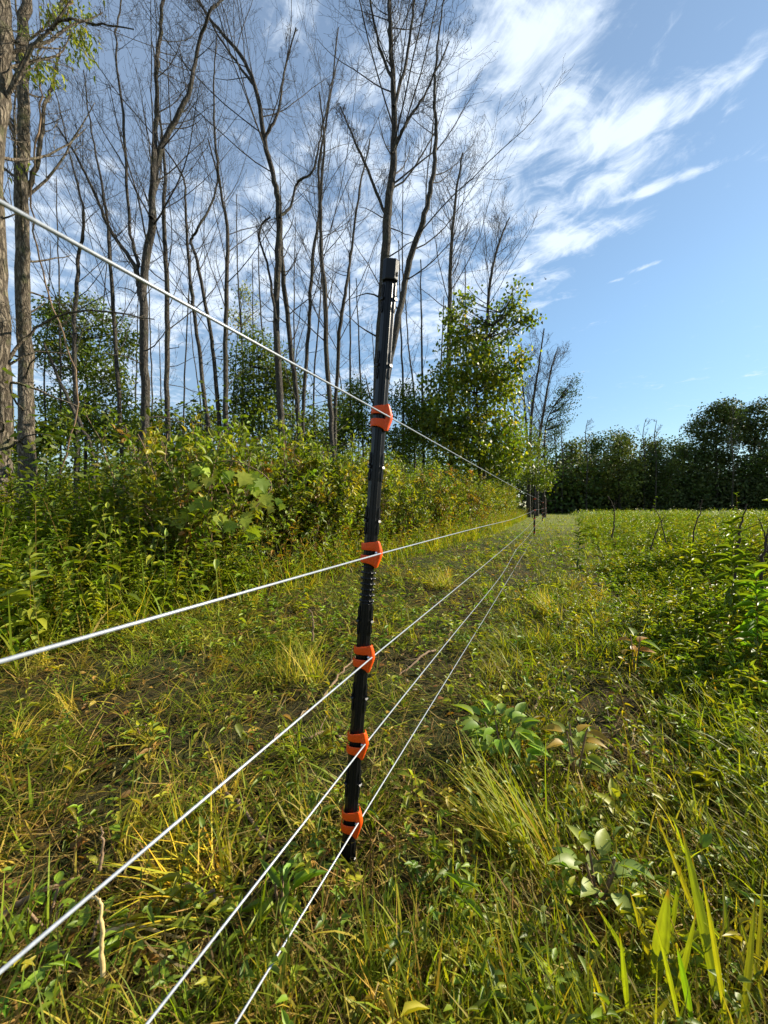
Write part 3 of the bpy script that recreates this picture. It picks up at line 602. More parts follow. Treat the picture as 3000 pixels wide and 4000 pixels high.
# woodland undergrowth behind the thicket, one mass
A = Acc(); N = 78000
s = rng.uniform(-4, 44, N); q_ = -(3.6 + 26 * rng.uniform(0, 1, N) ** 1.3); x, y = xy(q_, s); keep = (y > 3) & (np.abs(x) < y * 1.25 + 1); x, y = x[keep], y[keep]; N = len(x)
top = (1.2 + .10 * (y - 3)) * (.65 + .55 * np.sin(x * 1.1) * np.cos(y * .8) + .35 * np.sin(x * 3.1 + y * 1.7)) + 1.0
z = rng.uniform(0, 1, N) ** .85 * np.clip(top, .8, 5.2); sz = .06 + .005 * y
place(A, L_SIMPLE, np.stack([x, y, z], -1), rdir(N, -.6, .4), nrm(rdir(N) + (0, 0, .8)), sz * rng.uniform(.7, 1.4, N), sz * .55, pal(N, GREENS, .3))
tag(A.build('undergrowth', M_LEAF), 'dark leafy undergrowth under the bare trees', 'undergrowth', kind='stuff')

# ------------------------------------------------------------ trees on the far side of the field
def far_tree(lb, px, top, wpx, Yd, n, cols, group=None, ls=.30, shape=0):
    H = EYE + (HY - top) / F * Yd; wr = wpx / F * Yd / 2; X0 = (px - CX) / F * Yd; cl = []
    nb = 9
    for j in range(nb):
        f = (j + .5) / nb; zc = H * (.16 + .72 * f); rr = wr * (.55 + .5 * math.sin(math.pi * min(1, f * .9 + .12))) * (1.0 if not shape else 1.1)
        a = j * 2.4; cl.append((math.cos(a) * rr * .62, math.sin(a) * rr * .62, zc, rr * random.uniform(.5, .75), rr * random.uniform(.5, .75), H * random.uniform(.10, .15)))
    cl.append((0, 0, H * .88, wr * .5, wr * .5, H * .11))
    leafy_tree('far_tree', lb, (X0, Yd), cl, n, ls, .16, cols, M_FAR, group=group, limbs=6, tpl=L_SIMPLE, wdr=.75, core=.45, cat='far tree')
DG = [(.046, .066, .028), (.060, .084, .032), (.080, .10, .038)]; OG = [(.11, .13, .03), (.14, .15, .035), (.08, .10, .028)]
for lb, px, top, wpx, Yd, n, cols in [
    ('olive-green conical tree, brightest in the far treeline', 2420, 1690, 150, 42, 4200, OG),
    ('rounded dark tree behind the olive conical one, peeping above it', 2400, 1675, 240, 49, 4500, DG),
    ('pale olive tree right of the bright conical one on the far treeline', 2545, 1700, 180, 46, 4200, OG),
    ('mid green tree in the dip of the far treeline, left of the two tall crowns', 2640, 1710, 170, 49, 4200, GREENS),
    ('leafy pale tree at the left end of the far treeline, above the fence end', 2235, 1700, 130, 44, 3000, OG),
    ('narrow tree beside the pale one at the left end of the treeline', 2310, 1690, 120, 50, 3000, GREENS)]:
    far_tree(lb, px, top, wpx, Yd, n, cols)
for lb, cx_, Yd, rows in [('tall dark tree with a lumpy crown, left one of the two tallest in the treeline', 1548, 46, [(1520, 905, 22, 20), (1552, 888, 28, 20), (1577, 908, 20, 20), (1500, 928, 16, 14), (1560, 940, 30, 22), (1530, 955, 25, 20), (1515, 985, 24, 22), (1565, 985, 26, 22)]),
        ('tall round-crowned dark tree at the right edge of the far treeline', 1630, 48, [(1608, 888, 24, 18), (1640, 882, 22, 18), (1598, 910, 18, 16), (1625, 925, 32, 22), (1656, 915, 20, 24), (1642, 958, 30, 22), (1605, 950, 18, 16), (1630, 995, 30, 22)])]:
    c, q = clumps_px(cx_, Yd, rows); leafy_tree('far_tree', lb, c, q, 7000, .30, .2, DG, M_FAR, limbs=8, tpl=L_SIMPLE, wdr=.75, core=.4, cat='far tree')
for i in range(14):
    px = 2130 + i * 70 + random.uniform(-20, 20); far_tree('dark green tree in the lower rank of the far treeline', px, 1785 + random.uniform(-35, 45) - (50 if px > 2650 else 0), 150, 44 + random.uniform(0, 8), 3200, DG + GREENS[:1], group='dark lower trees along the far edge of the field')
for i in range(6):
    far_tree('dark tree beyond the right edge of the view', 3090 + i * 120, 1600 + random.uniform(-40, 80), 230, 44, 900, DG, group='trees past the right edge')
for i, px in enumerate([2170, 2195, 2290, 2515, 2560, 2860]):
    Yd = 43 - i % 3; bare_tree('bare_tree', 'thin dead stem showing pale twigs above the far treeline', Yd, [(px, 1960, 7), (px + 4, 1800, 6), (px - 3, 1700, 4), (px + 6, 1640 - (60 if i > 4 else 0), 2)], dens=.7, t0=.4, spread=.16, K1=10, rmin=.01, group='dead stems in the far treeline', cat='bare tree')
A = Acc(); N = 36000; px = rng.uniform(2060, 3900, N); yy = 44 + 10 * rng.uniform(0, 1, N); x = (px - CX) / F * yy
z = rng.uniform(0, 1, N) ** .9 * (4.2 + 1.2 * np.sin(x * .7) + .9 * np.sin(x * 2.3)); place(A, L_SIMPLE, np.stack([x, yy, z], -1), rdir(N), nrm(rdir(N) + (0, 0, .6)), .38, .28, pal(N, DG, .25))
# a few further woods behind the left trees
N = 30000; x = rng.uniform(-60, 24, N); yy = 40 + 12 * rng.uniform(0, 1, N); z = rng.uniform(0, 1, N) * (6.0 + 1.0 * np.sin(x * .5) + .8 * np.sin(x * 1.7))
place(A, L_SIMPLE, np.stack([x, yy, z], -1), rdir(N), nrm(rdir(N) + (0, 0, .6)), .45, .32, pal(N, DG + GREENS, .25))
tag(A.build('distant_thicket', M_FAR), 'dark mass of bushes closing off the field and the wood', 'thicket', kind='stuff')

# ------------------------------------------------------------ thicket of shrubs along the mown strip
SHR = [(.065, .11, .018), (.095, .14, .02), (.14, .165, .022), (.20, .19, .03), (.16, .09, .03)]
def shrub(name, lb, x, y, h, r, nleaf, ls, cols, p=None, group=None, tpl=L_OVATE, wdr=.42, cat='shrub', depth=1.0):
    base = np.array([x, y, 0.]); root = empty(name, base, lb, cat, group)
    ns = 26; a = rng.uniform(0, 2 * np.pi, ns); e = np.stack([x + np.cos(a) * r * rng.uniform(.2, .95, ns), y + np.sin(a) * r * rng.uniform(.2, .95, ns), h * rng.uniform(.55, 1.0, ns)], -1)
    st = np.stack([x + np.cos(a) * r * .25, y + np.sin(a) * r * .25, np.full(ns, -.02)], -1)
    pts = np.stack([st + (e - st) * np.array([t ** 1.4, t ** 1.4, t]) + rng.normal(0, .02, (ns, 3)) * (t > 0) for t in np.linspace(0, 1, 8)], 1)
    rad = np.tile(np.linspace(.009, .003, 8), (ns, 1)); A = Acc(); tubes(A, pts, rad, 5)
    p2, r2 = grow(pts, rad, 7, .2, .98, 42, .34, 5, .10, .12, .6); tubes(A, p2, np.maximum(r2, .002), 3)
    A.build('stems', M_STICK, root, base)
    # leaves along every twig
    m = nleaf; bi = rng.integers(0, len(p2), m); t = rng.uniform(.1, 1.0, m) * 3.99; ii = t.astype(int); fr = (t - ii)[:, None]
    pos = p2[bi, ii] * (1 - fr) + p2[bi, ii + 1] * fr + rng.normal(0, ls * .45, (m, 3)); tan = nrm(p2[bi, ii + 1] - p2[bi, ii])
    pos[:, 2] = np.maximum(pos[:, 2], .03); sd_ = nrm(rdir(m) + .35 * tan + np.array([0, 0, .25]))
    tc_ = pal(len(p2), cols, .15, p)[bi]; col = np.clip(tc_ * (1 + .25 * rng.standard_normal((m, 1))), .01, .5); L = Acc()
    place(L, tpl, pos, sd_, nrm(np.array([.15, -.1, 1.]) + .6 * rdir(m)), ls * rng.uniform(.6, 1.3, m), ls * wdr * rng.uniform(.8, 1.2, m), col)
    L.build('leaves', M_LEAF, root, base); return root
for i, s in enumerate(np.arange(1.9, 26, .72)):
    e = edge(s) - .75 - (.25 if i % 2 else 0); x, y = xy(e, s)
    h = 1.28 + .30 * math.sin(i * 1.7 + .6) + .022 * s
    far = s > 11
    p = [.3, .3, .25, .1, .05] if s < 7 else ([.25, .25, .2, .15, .15] if s < 12 else [.3, .3, .3, .07, .03])
    shrub('shrub', 'leafy dogwood-like bush in the thicket left of the fence', x, y, h, .85, 2700 if s < 9 else 2000, .078 if s < 9 else .09, SHR, p, 'bushes of the thicket along the mown strip')
for i, s in enumerate(np.arange(2.5, 28, 1.25)):
    e = edge(s) - 2.0; x, y = xy(e, s)
    shrub('shrub', 'leafy bush in the back row of the thicket', x, y, 1.75 + .25 * math.sin(i * 2.3) + .02 * s, 1.0, 2300, .085, SHR, [.4, .35, .15, .07, .03], 'bushes in the back row of the thicket')

for lb, px, Y_, h, r in [('tallest rounded bush of the thicket, behind the big lobed vine leaves', 1080, 4.9, 1.85, .7), ('rounded bush with yellowing leaves just left of the black post', 1260, 5.3, 1.55, .6), ('bush at the back of the weeds, between the gnarled tree and the vine', 760, 4.3, 1.45, .55)]:
    shrub('shrub', lb, (px - CX) / F * Y_, Y_, h, r, 3600, .085, SHR, [.3, .3, .25, .1, .05])
# grape vine with big lobed leaves draped over the thicket
base = G(960, 2300); yv = 3.5; vb = np.array([(960 - CX) / F * yv, yv, 0.]); root = empty('grape_vine', vb, 'vine with big pale lobed leaves climbing over the bushes left of centre', 'vine')
A = Acc(); ctrl = [vb + (0, .3, 0), P(930, 2100, 3.7), P(880, 1900, 3.5), P(800, 1830, 3.35), P(900, 1800, 3.3), P(1010, 1840, 3.3), P(1060, 1900, 3.3), P(1000, 1980, 3.25)]
vp = catmull(ctrl, 60); tubes(A, vp[None], np.full((1, 60), .005), 6); A.build('stem', M_STICK, root, vb)
B = Acc(); lp = []
for (x, y, s_) in [(785, 1830, 1.0), (835, 1830, 1.2), (815, 1860, .9), (760, 1885, .7), (880, 1850, .8), (800, 1945, 1.1), (965, 1860, 1.2), (1000, 1850, 1.3), (1030, 1880, 1.1), (1045, 1930, 1.0), (985, 1900, .8), (770, 1965, .7), (1010, 1970, .8), (1060, 1970, .6), (900, 2030, 1.0), (960, 2010, .9), (1000, 2060, 1.1), (860, 2020, 1.0), (1100, 1960, .6), (780, 2000, .8), (740, 1990, 1.2), (690, 2010, 1.1)]:
    for _ in range(2):
        p = P(x + random.uniform(-14, 14), y + random.uniform(-12, 12), 3.3 + random.uniform(-.12, .12)); 
        place(B, L_LOBED, p[None], np.array([[random.uniform(-.6, .6), random.uniform(-.6, .1), -.75]]), nrm(np.array([[.35, -.8, .6]]) + .35 * rdir(1)), .115 * s_, .125 * s_, pal(1, [(.16, .24, .035), (.12, .19, .03), (.2, .26, .045)], .1))
B.build('leaves', M_LEAF, root, vb)
# vine leaves and pinnate leaves hanging from the left trunks
vb = np.array([*P(90, 1978, 6.1)[:2], 0.]); root = empty('climbing_vine', vb, 'thin twining vine with yellow-green leaves hung on the dark left trunk', 'vine')
A = Acc(); vp = catmull([vb, P(250, 1800, 5.9), P(300, 1500, 5.8), P(190, 1150, 6.), P(120, 780, 5.9), P(160, 420, 5.8), P(150, 200, 5.8), P(250, 60, 5.8), P(300, -60, 5.8)], 60); tubes(A, vp[None] + rng.normal(0, .012, (1, 60, 3)), np.full((1, 60), .012), 6)
vp2 = catmull([P(300, 60, 5.7), P(460, 130, 5.5), P(620, 190, 5.5)], 20); tubes(A, vp2[None], np.full((1, 20), .005), 4); A.build('stem', M_STICK, root, vb)
B = Acc()
for (x, y, n, sp) in [(230, 30, 60, 40), (270, 60, 90, 45), (300, 190, 40, 40), (330, 230, 30, 30), (100, 110, 20, 20), (120, 240, 45, 28), (180, 260, 50, 30), (150, 300, 40, 25), (215, 320, 20, 25), (310, 130, 40, 25), (340, 60, 20, 15), (190, 80, 30, 20), (90, 670, 14, 30), (330, 170, 30, 30)]:
    pos = np.array([P(x + rng.normal(0, sp), y + rng.normal(0, sp * .8), 5.75 + rng.normal(0, .12)) for _ in range(n)])
    place(B, L_LANCE, pos, nrm(rdir(n) * .6 + (.25, -.1, -.8)), nrm(rdir(n) + (0, -.7, .6)), rng.uniform(.05, .11, n), .028, pal(n, [(.16, .2, .02), (.09, .13, .02), (.22, .25, .03)], .15))
B.build('leaves', M_LEAF, root, vb)

# ------------------------------------------------------------ weeds (forbs)
def forbs(accS, accL, x, y, h, kl, ls, wdr, cols, p=None, leanamp=.42, tpl=L_LANCE, stemr=.0025, droop=.35, t0=.15):
    N = len(x); K = 6; t = np.linspace(0, 1, K); a = rng.uniform(0, 2 * np.pi, N); ln = rng.uniform(0, leanamp, N)
    path = np.stack([x[:, None] + np.cos(a)[:, None] * (ln * h)[:, None] * t ** 1.6, y[:, None] + np.sin(a)[:, None] * (ln * h)[:, None] * t ** 1.6, gz(x, y)[:, None] + h[:, None] * t], -1)
    if accS is not None: tubes(accS, path, np.broadcast_to(stemr * np.linspace(1, .4, K), (N, K)), 3, col=pal(N, [(.10, .11, .03), (.16, .10, .04)], .2))
    tl = t0 + (1 - t0) * (np.arange(kl)[None] + rng.uniform(0, 1, (N, kl))) / kl; f = tl * (K - 1); i = np.minimum(f.astype(int), K - 2); fr = (f - i)[..., None]; mm = np.arange(N)[:, None]
    pos = path[mm, i] * (1 - fr) + path[mm, i + 1] * fr; az = np.arange(kl)[None] * 2.4 + a[:, None] + rng.normal(0, .8, (N, kl)); el = .75 * tl ** 2 + rng.normal(.1, .38, (N, kl)) - droop * (1 - tl) * .6
    d = np.stack([np.cos(az) * np.cos(el), np.sin(az) * np.cos(el), np.sin(el)], -1); L = ls * (1.1 - .55 * tl ** 2) * rng.uniform(.45, 1.25, (N, kl)) * (.6 + .4 * (h / h.max()))[:, None]
    col = np.repeat(pal(N, cols, .15, p), kl, axis=0) * (1 + .15 * rng.standard_normal((N * kl, 1)))
    place(accL, tpl, pos.reshape(-1, 3), d.reshape(-1, 3), np.broadcast_to([0, 0, 1.], (N * kl, 3)) + .15 * rdir(N * kl), L.ravel(), L.ravel() * wdr, np.clip(col, .01, .5))
WEED = [(.08, .14, .020), (.11, .17, .022), (.15, .21, .026), (.06, .11, .02), (.20, .22, .03)]
# goldenrod stand at the left, below the trees
A = Acc(); N = 1050; s = rng.uniform(-1.6, 2.0, N); q_ = edge(s) - .02 - 2.2 * rng.uniform(0, 1, N) ** .9; x, y = xy(q_, s); k = (y > .7) & (x > -y * 1.15 - .3); x, y = x[k], y[k]; q_, s = qs(x, y)
h = np.clip(.30 + .50 * (edge(s) - q_), .25, 1.02) * rng.uniform(.75, 1.08, len(x))
forbs(A, A, x, y, h, 40, .085, .13, WEED)
N = 240; s = rng.uniform(-1.4, 2.2, N); q_ = edge(s) + .15 - 1.6 * rng.uniform(0, 1, N); x, y = xy(q_, s); k = (y > .9); x, y = x[k], y[k]
forbs(A, A, x, y, rng.uniform(.3, .85, len(x)), 12, .10, .42, WEED, tpl=L_OVATE)
N = 1500; s = rng.uniform(2, 27, N); q_ = edge(s) + .12 - .75 * rng.uniform(0, 1, N); x, y = xy(q_, s)
forbs(A, A, x, y, rng.uniform(.12, .7, len(x)), 12, .085, .4, WEED + [(.18, .10, .03), (.2, .17, .03)], tpl=L_OVATE, leanamp=.8)
tag(A.build('goldenrod_stand', M_LEAF), 'thick stand of leafy goldenrod weeds at the left under the trunks', 'weeds', kind='stuff')
# weed field on the right
A = Acc()
def redge(s): return 1.0 + .045 * np.clip(s, 0, 30)
def field(N, y0, y1, kl, ls, hm, cap=None, tpl=L_LANCE, stem=True, wdr=.2, pw=1.0):
    y = y0 * (y1 / y0) ** (rng.uniform(0, 1, N) ** pw); x = rng.uniform(-.1, 1.25, N) * y + rng.uniform(0, 1, N) * .5; q_, s = qs(x, y); clump = .5 + .5 * np.sin(x * 2.1 + 1) * np.cos(y * 1.6) + .3 * np.sin(x * 5.3 + y * 4.1)
    k = (q_ > redge(s) - .35 + .5 * (1 - clump) * rng.uniform(0, 1, N)); x, y, q_, s, clump = x[k], y[k], q_[k], s[k], clump[k]
    h = np.clip((q_ - redge(s) + .45) * (.27 + .012 * np.clip(s, 0, 20)) + .04, .07, hm) * (.5 + .5 * clump) * rng.uniform(.6, 1.15, len(x)); forbs(A if stem else None, A, x, y, np.clip(h, .07, 1), kl, ls, wdr, WEED, tpl=tpl)
field(2100, 1.0, 4.5, 18, .085, .52); field(5200, 3.5, 10, 15, .09, .55)
field(9000, 9, 24, 9, .13, .52, stem=False); field(12000, 22, 46, 6, .24, .5, stem=False, tpl=L_SIMPLE, wdr=.28)
field(800, 1.0, 6, 9, .075, .35, tpl=L_OVATE, wdr=.42); field(2500, 4, 16, 8, .11, .45, tpl=L_OVATE, wdr=.42, stem=False)
tag(A.build('weed_field', M_LEAF), 'broad field of leafy green weeds to the right of the mown track', 'weeds', kind='stuff')

# ------------------------------------------------------------ grass
GC = [(.060, .105, .014), (.095, .145, .018), (.14, .18, .024), (.19, .20, .06), (.13, .125, .06)]
def zone(N, y0, y1, xl=-1.12, xr=1.12):
    y = np.exp(rng.uniform(np.log(y0), np.log(y1), N)); x = rng.uniform(xl, xr, N) * (y + .15); return x, y
def patch(x, y): return np.clip(.5 + .32 * np.sin(x * 3.1 + .7 * np.sin(y * 2.3)) * np.cos(y * 2.7 + 1.1 * np.sin(x * 1.7)) + .22 * np.sin(x * 8.3 + y * 5.1) * np.cos(y * 7.7 - x * 2), 0, 1)
A = Acc()
# short mown turf everywhere, with bare spots
for (N, y0, y1, ns, wd, hm) in [(44000, .38, 2.2, 4, .0044, 1.6), (72000, 2.0, 6, 3, .0060, 1.35), (66000, 5.5, 16, 2, .011, 1.3), (40000, 15, 48, 2, .035, 1.5)]:
    x, y = zone(N, y0, y1); q_, s = qs(x, y); pt = patch(x, y); k = (q_ > edge(s) - .5) & (rng.uniform(0, 1, N) < (.12 + 1.1 * pt ** 1.5) * bare(x, y)) & (np.hypot(x + .08, y - .74) > .045); x, y, q_, pt = x[k], y[k], q_[k], pt[k]; n = len(x)
    left = q_ < .1; right = np.clip((q_ - .15) / .8, 0, 1)
    h = hm * (.038 + .045 * pt + .02 * right * (y < 3)) * rng.uniform(.6, 1.6, n)
    lean = np.abs(rng.normal(.5, .4, n)) + .4 * left; az = rng.uniform(0, 2 * np.pi, n) * np.where(rng.uniform(0, 1, n) < .72, 1, 0)
    p = np.array([.32, .33, .22, .08, .05])
    blades(A, np.stack([x, y, gz(x, y) - .004], -1), h, np.where(az == 0, 2.4 + 1.6 * np.sin(x * 1.9 + 1.2 * np.sin(y * 2.1)) + rng.normal(0, .5, n), az), lean, rng.uniform(.2, 1.4, n), wd * rng.uniform(.6, 1.5, n), pal(n, GC, .22, p), ns)
nt = 520; tx, ty = zone(nt, .45, 9); q_, s = qs(tx, ty); k = (q_ > edge(s) - .1) & (np.hypot(tx + .08, ty - .74) > .12) & (rng.uniform(0, 1, nt) < bare(tx, ty) + .1); tx, ty = tx[k], ty[k]; m = 34; x = np.repeat(tx, m) + rng.normal(0, .022, len(tx) * m); y = np.repeat(ty, m) + rng.normal(0, .022, len(tx) * m); n = len(x)
blades(A, np.stack([x, y, gz(x, y) - .004], -1), np.repeat(rng.uniform(.07, .17, len(tx)), m) * rng.uniform(.4, 1.2, n), np.repeat(rng.uniform(0, 6.28, len(tx)), m) + rng.normal(0, 1.0, n), np.abs(rng.normal(.45, .35, n)), rng.uniform(.1, 1.5, n), .0040 * (.8 + .15 * y) * rng.uniform(.6, 1.4, n), np.repeat(pal(len(tx), GC + [(.26, .25, .07)], .15), m, axis=0) * (1 + .2 * rng.standard_normal((n, 1))).clip(.3, 2), 4)
# the same turf round and behind the camera
N = 60000; x = rng.uniform(-2.2, 3.2, N); y = rng.uniform(-1.8, 2.4, N); q_, s = qs(x, y); k = (np.abs(x) > 1.1 * (y + .15)) & (q_ > edge(s) - .4) & (np.hypot(x, y) > .22); x, y = x[k], y[k]; n = len(x)
blades(A, np.stack([x, y, gz(x, y) - .004], -1), .10 * rng.uniform(.4, 1.5, n), rng.uniform(0, 6.28, n), np.abs(rng.normal(.5, .4, n)), rng.uniform(.2, 1.4, n), .0055 * rng.uniform(.6, 1.5, n), pal(n, GC, .22), 3)
# lying dry clippings and straw
for (N, y0, y1, wd) in [(19000, .38, 2.4, .0026), (16000, 2.2, 7, .0048), (5000, 6, 20, .011)]:
    x, y = zone(N, y0, y1); q_, s = qs(x, y); k = (q_ > edge(s) - .2) & (q_ < 1.6) & (rng.uniform(0, 1, N) < .35 + .7 * (1 - patch(x, y))); x, y = x[k], y[k]; n = len(x)
    blades(A, np.stack([x, y, gz(x, y) + rng.uniform(.002, .035, n)], -1), rng.uniform(.04, .16, n) * (1 + .03 * y), rng.uniform(0, 6.28, n), rng.normal(1.45, .12, n), rng.normal(0, .5, n), wd * rng.uniform(.6, 1.6, n), pal(n, [(.17, .145, .10), (.10, .075, .05), (.24, .205, .14), (.05, .035, .025), (.09, .065, .045)], .25), 3)
# long lush grass, lower right and along the right of the fence
for (N, y0, y1, q0, q1, hh, wd) in [(3600, .40, 1.35, .12, 2.2, .12, .0042), (2200, 1.3, 3.0, .5, 2.6, .12, .005), (2000, 3, 8, .9, 2.5, .12, .007)]:
    x, y = zone(N, y0, y1, -.35, 1.15); q_, s = qs(x, y); c_ = patch(x * 1.4 + 3, y * 1.4); k = (np.hypot(x - .42, y - .54) > .20) & (np.hypot(x + .08, y - .70) > .10) & (q_ > q0) & (q_ < q1) & (rng.uniform(0, 1, N) < np.clip((q_ - q0) * 1.6, .0, 1) * (.25 + c_)); x, y, q_, c_ = x[k], y[k], q_[k], c_[k]; n = len(x)
    blades(A, np.stack([x, y, gz(x, y) - .01], -1), hh * (.55 + .6 * c_) * rng.uniform(.6, 1.35, n), rng.normal(1.9, 1.0, n), np.abs(rng.normal(.18, .22, n)), rng.uniform(.1, 1.5, n), wd * rng.uniform(.5, 1.6, n), pal(n, [(.10, .15, .018), (.14, .19, .022), (.20, .23, .03), (.32, .28, .09)], .2, [.32, .33, .22, .13]), 5)
N = 9000; s = rng.uniform(-1.5, 26, N) ** 1.0; q_ = edge(s) + .25 - .9 * rng.uniform(0, 1, N); x, y = xy(q_, s); cl = patch(x * 1.1 + 2, y); k = (y > .8) & (rng.uniform(0, 1, N) < .2 + cl); x, y, cl = x[k], y[k], cl[k]; n = len(x)
blades(A, np.stack([x, y, gz(x, y)], -1), (.18 + .42 * cl) * rng.uniform(.5, 1.2, n), rng.uniform(0, 6.28, n), np.abs(rng.normal(.15, .25, n)), rng.uniform(.1, 1.6, n), .007 * rng.uniform(.6, 1.4, n) * (1 + .06 * y), pal(n, [(.09, .15, .02), (.13, .18, .025), (.25, .24, .08)], .2, [.45, .35, .2]), 5)
tag(A.build('grass', M_GRASS), 'trampled and mown grass with dry clippings under the fence', 'grass', kind='stuff')
# small broad-leaved ground plants
A = Acc()
for (N, y0, y1, ls) in [(1500, .42, 2.2, .015), (5500, 2, 6, .026), (6000, 5.5, 18, .05)]:
    x, y = zone(N, y0, y1); q_, s = qs(x, y); k = (q_ > edge(s) - .3) & (rng.uniform(0, 1, N) < patch(x * .8 + 5, y * .8)); x, y = x[k], y[k]; n = len(x); m = 5
    xx, yy = np.repeat(x, m), np.repeat(y, m); az = np.tile(np.arange(m) * 1.3, n) + rng.normal(0, .4, n * m); el = rng.normal(.35, .3, n * m); hz_ = np.repeat(rng.uniform(.01, .09, n), m) * (1 + rng.normal(0, .2, n * m))
    place(A, L_OVATE, np.stack([xx, yy, gz(xx, yy) + np.abs(hz_)], -1), np.stack([np.cos(az), np.sin(az), el], -1), nrm(rdir(n * m) * .3 + (0, 0, 1)), ls * rng.uniform(.6, 1.7, n * m), ls * .55, np.repeat(pal(n, WEED, .2), m, axis=0))
for (N, y0, y1, h0, h1, kl, ls, wr, tp) in [(420, .5, 2.5, .05, .16, 8, .045, .22, L_LANCE), (900, 2.2, 9, .06, .22, 9, .06, .22, L_LANCE), (300, .7, 6, .05, .15, 7, .045, .5, L_OVATE), (120, .45, 1.6, .04, .09, 6, .03, .5, L_OVATE)]:
    x, y = zone(N, y0, y1); q_, s = qs(x, y); k = (q_ > edge(s)) & (rng.uniform(0, 1, N) < np.where(q_ > .1, .95, .35)) & (np.hypot(x + .08, y - .72) > .1); x, y = x[k], y[k]
    forbs(A, A, x, y, rng.uniform(h0, h1, len(x)), kl, ls, wr, WEED + [(.22, .2, .03)], tpl=tp, stemr=.0015, leanamp=.6)
# fallen brown leaves
N = 1500; x, y = zone(N, .42, 6); q_, s = qs(x, y); k = (q_ > edge(s)) & (q_ < 1.2); x, y = x[k], y[k]; n = len(x)
place(A, L_OVATE, np.stack([x, y, gz(x, y) + .012], -1), rdir(n, -.2, .3), nrm(rdir(n) * .5 + (0, 0, 1)), .035 * rng.uniform(.5, 1.6, n), .018, pal(n, [(.20, .11, .05), (.30, .18, .08), (.12, .06, .03)], .25))
tag(A.build('ground_plants', M_LEAF), 'small broad-leaved plants and clover scattered in the mown grass', 'ground plants', kind='stuff')

# ------------------------------------------------------------ single plants
def tuft(name, lb, px, py, n, h, wd, azm, azs, lean, cols, curl=.9, cat='grass tuft', spread=.04):
    b0 = G(px, py); A = Acc(); x = b0[0] + rng.normal(0, spread, n).clip(-1.4 * spread, 1.4 * spread); y = b0[1] + rng.normal(0, spread, n).clip(-1.4 * spread, 1.4 * spread)
    blades(A, np.stack([x, y, gz(x, y) - .006], -1), h * rng.uniform(.4, 1.15, n), rng.normal(azm, azs * 1.5, n), np.abs(rng.normal(lean, .32, n)), rng.normal(curl, curl * .6, n), wd * rng.uniform(.7, 1.3, n), pal(n, cols, .15), 6)
    return tag(A.build(name, M_GRASS, origin=b0), lb, cat)
YG = [(.14, .19, .02), (.10, .16, .018), (.22, .23, .04)]
tuft('grass_tuft', 'long yellow-green grass tuft combed over to the left, right of the post foot', 2120, 3400, 150, .30, .0042, 2.45, .18, .60, YG, .7, spread=.04)
tuft('grass_tuft', 'flattened yellow tuft splayed leftward between the two lowest wires', 800, 3500, 120, .20, .004, 2.9, .6, 1.0, [(.36, .33, .05), (.26, .28, .03)], .5)
tuft('grass_tuft', 'pale wispy tuft just left of the post foot, mid height of the strip', 1190, 2650, 150, .26, .005, 1.7, 1.0, .25, [(.20, .24, .06), (.28, .28, .10), (.13, .17, .03)], .9, spread=.07)
tuft('grass_tuft', 'fresh green tuft at the edge of the thicket, behind the second wire', 620, 2260, 60, .42, .010, 1.6, .8, .25, [(.10, .17, .03)], .8)
tuft('grass_tuft', 'pale dry-tipped tuft beside the track, right of the wires half way up', 1720, 2300, 120, .24, .007, 1.9, .8, .3, [(.24, .26, .09), (.17, .2, .05)], .9, spread=.07)
tuft('grass_tuft', 'straw-yellow tuft standing in the track between wires and weed field', 2160, 2420, 90, .24, .006, 2.4, .35, .45, [(.34, .32, .06), (.2, .24, .04)], .6)
tuft('grass_tuft', 'upright green tuft at the bottom edge near the centre', 1700, 3960, 90, .15, .0045, 1.4, 1.2, .15, YG, 1.1, spread=.07)
tuft('grass_tuft', 'dense green tuft low down, just right of centre', 1950, 3780, 90, .14, .005, 1.8, 1.2, .2, YG, 1.0, spread=.07)
tuft('grass_tuft', 'green tuft in the bottom right corner', 2930, 3950, 60, .13, .006, 2.2, 1.0, .25, YG, 1.0, spread=.08)
tuft('grass_tuft', 'bluish green grass blades at the left edge near the bottom', 60, 3900, 40, .12, .006, 1.2, .7, .35, [(.10, .18, .04)], .8)
tuft('grass_tuft', 'tuft of fine grass at the right edge, above the broad blades', 2800, 3200, 110, .16, .005, 2.0, .9, .3, YG, .9, spread=.09)
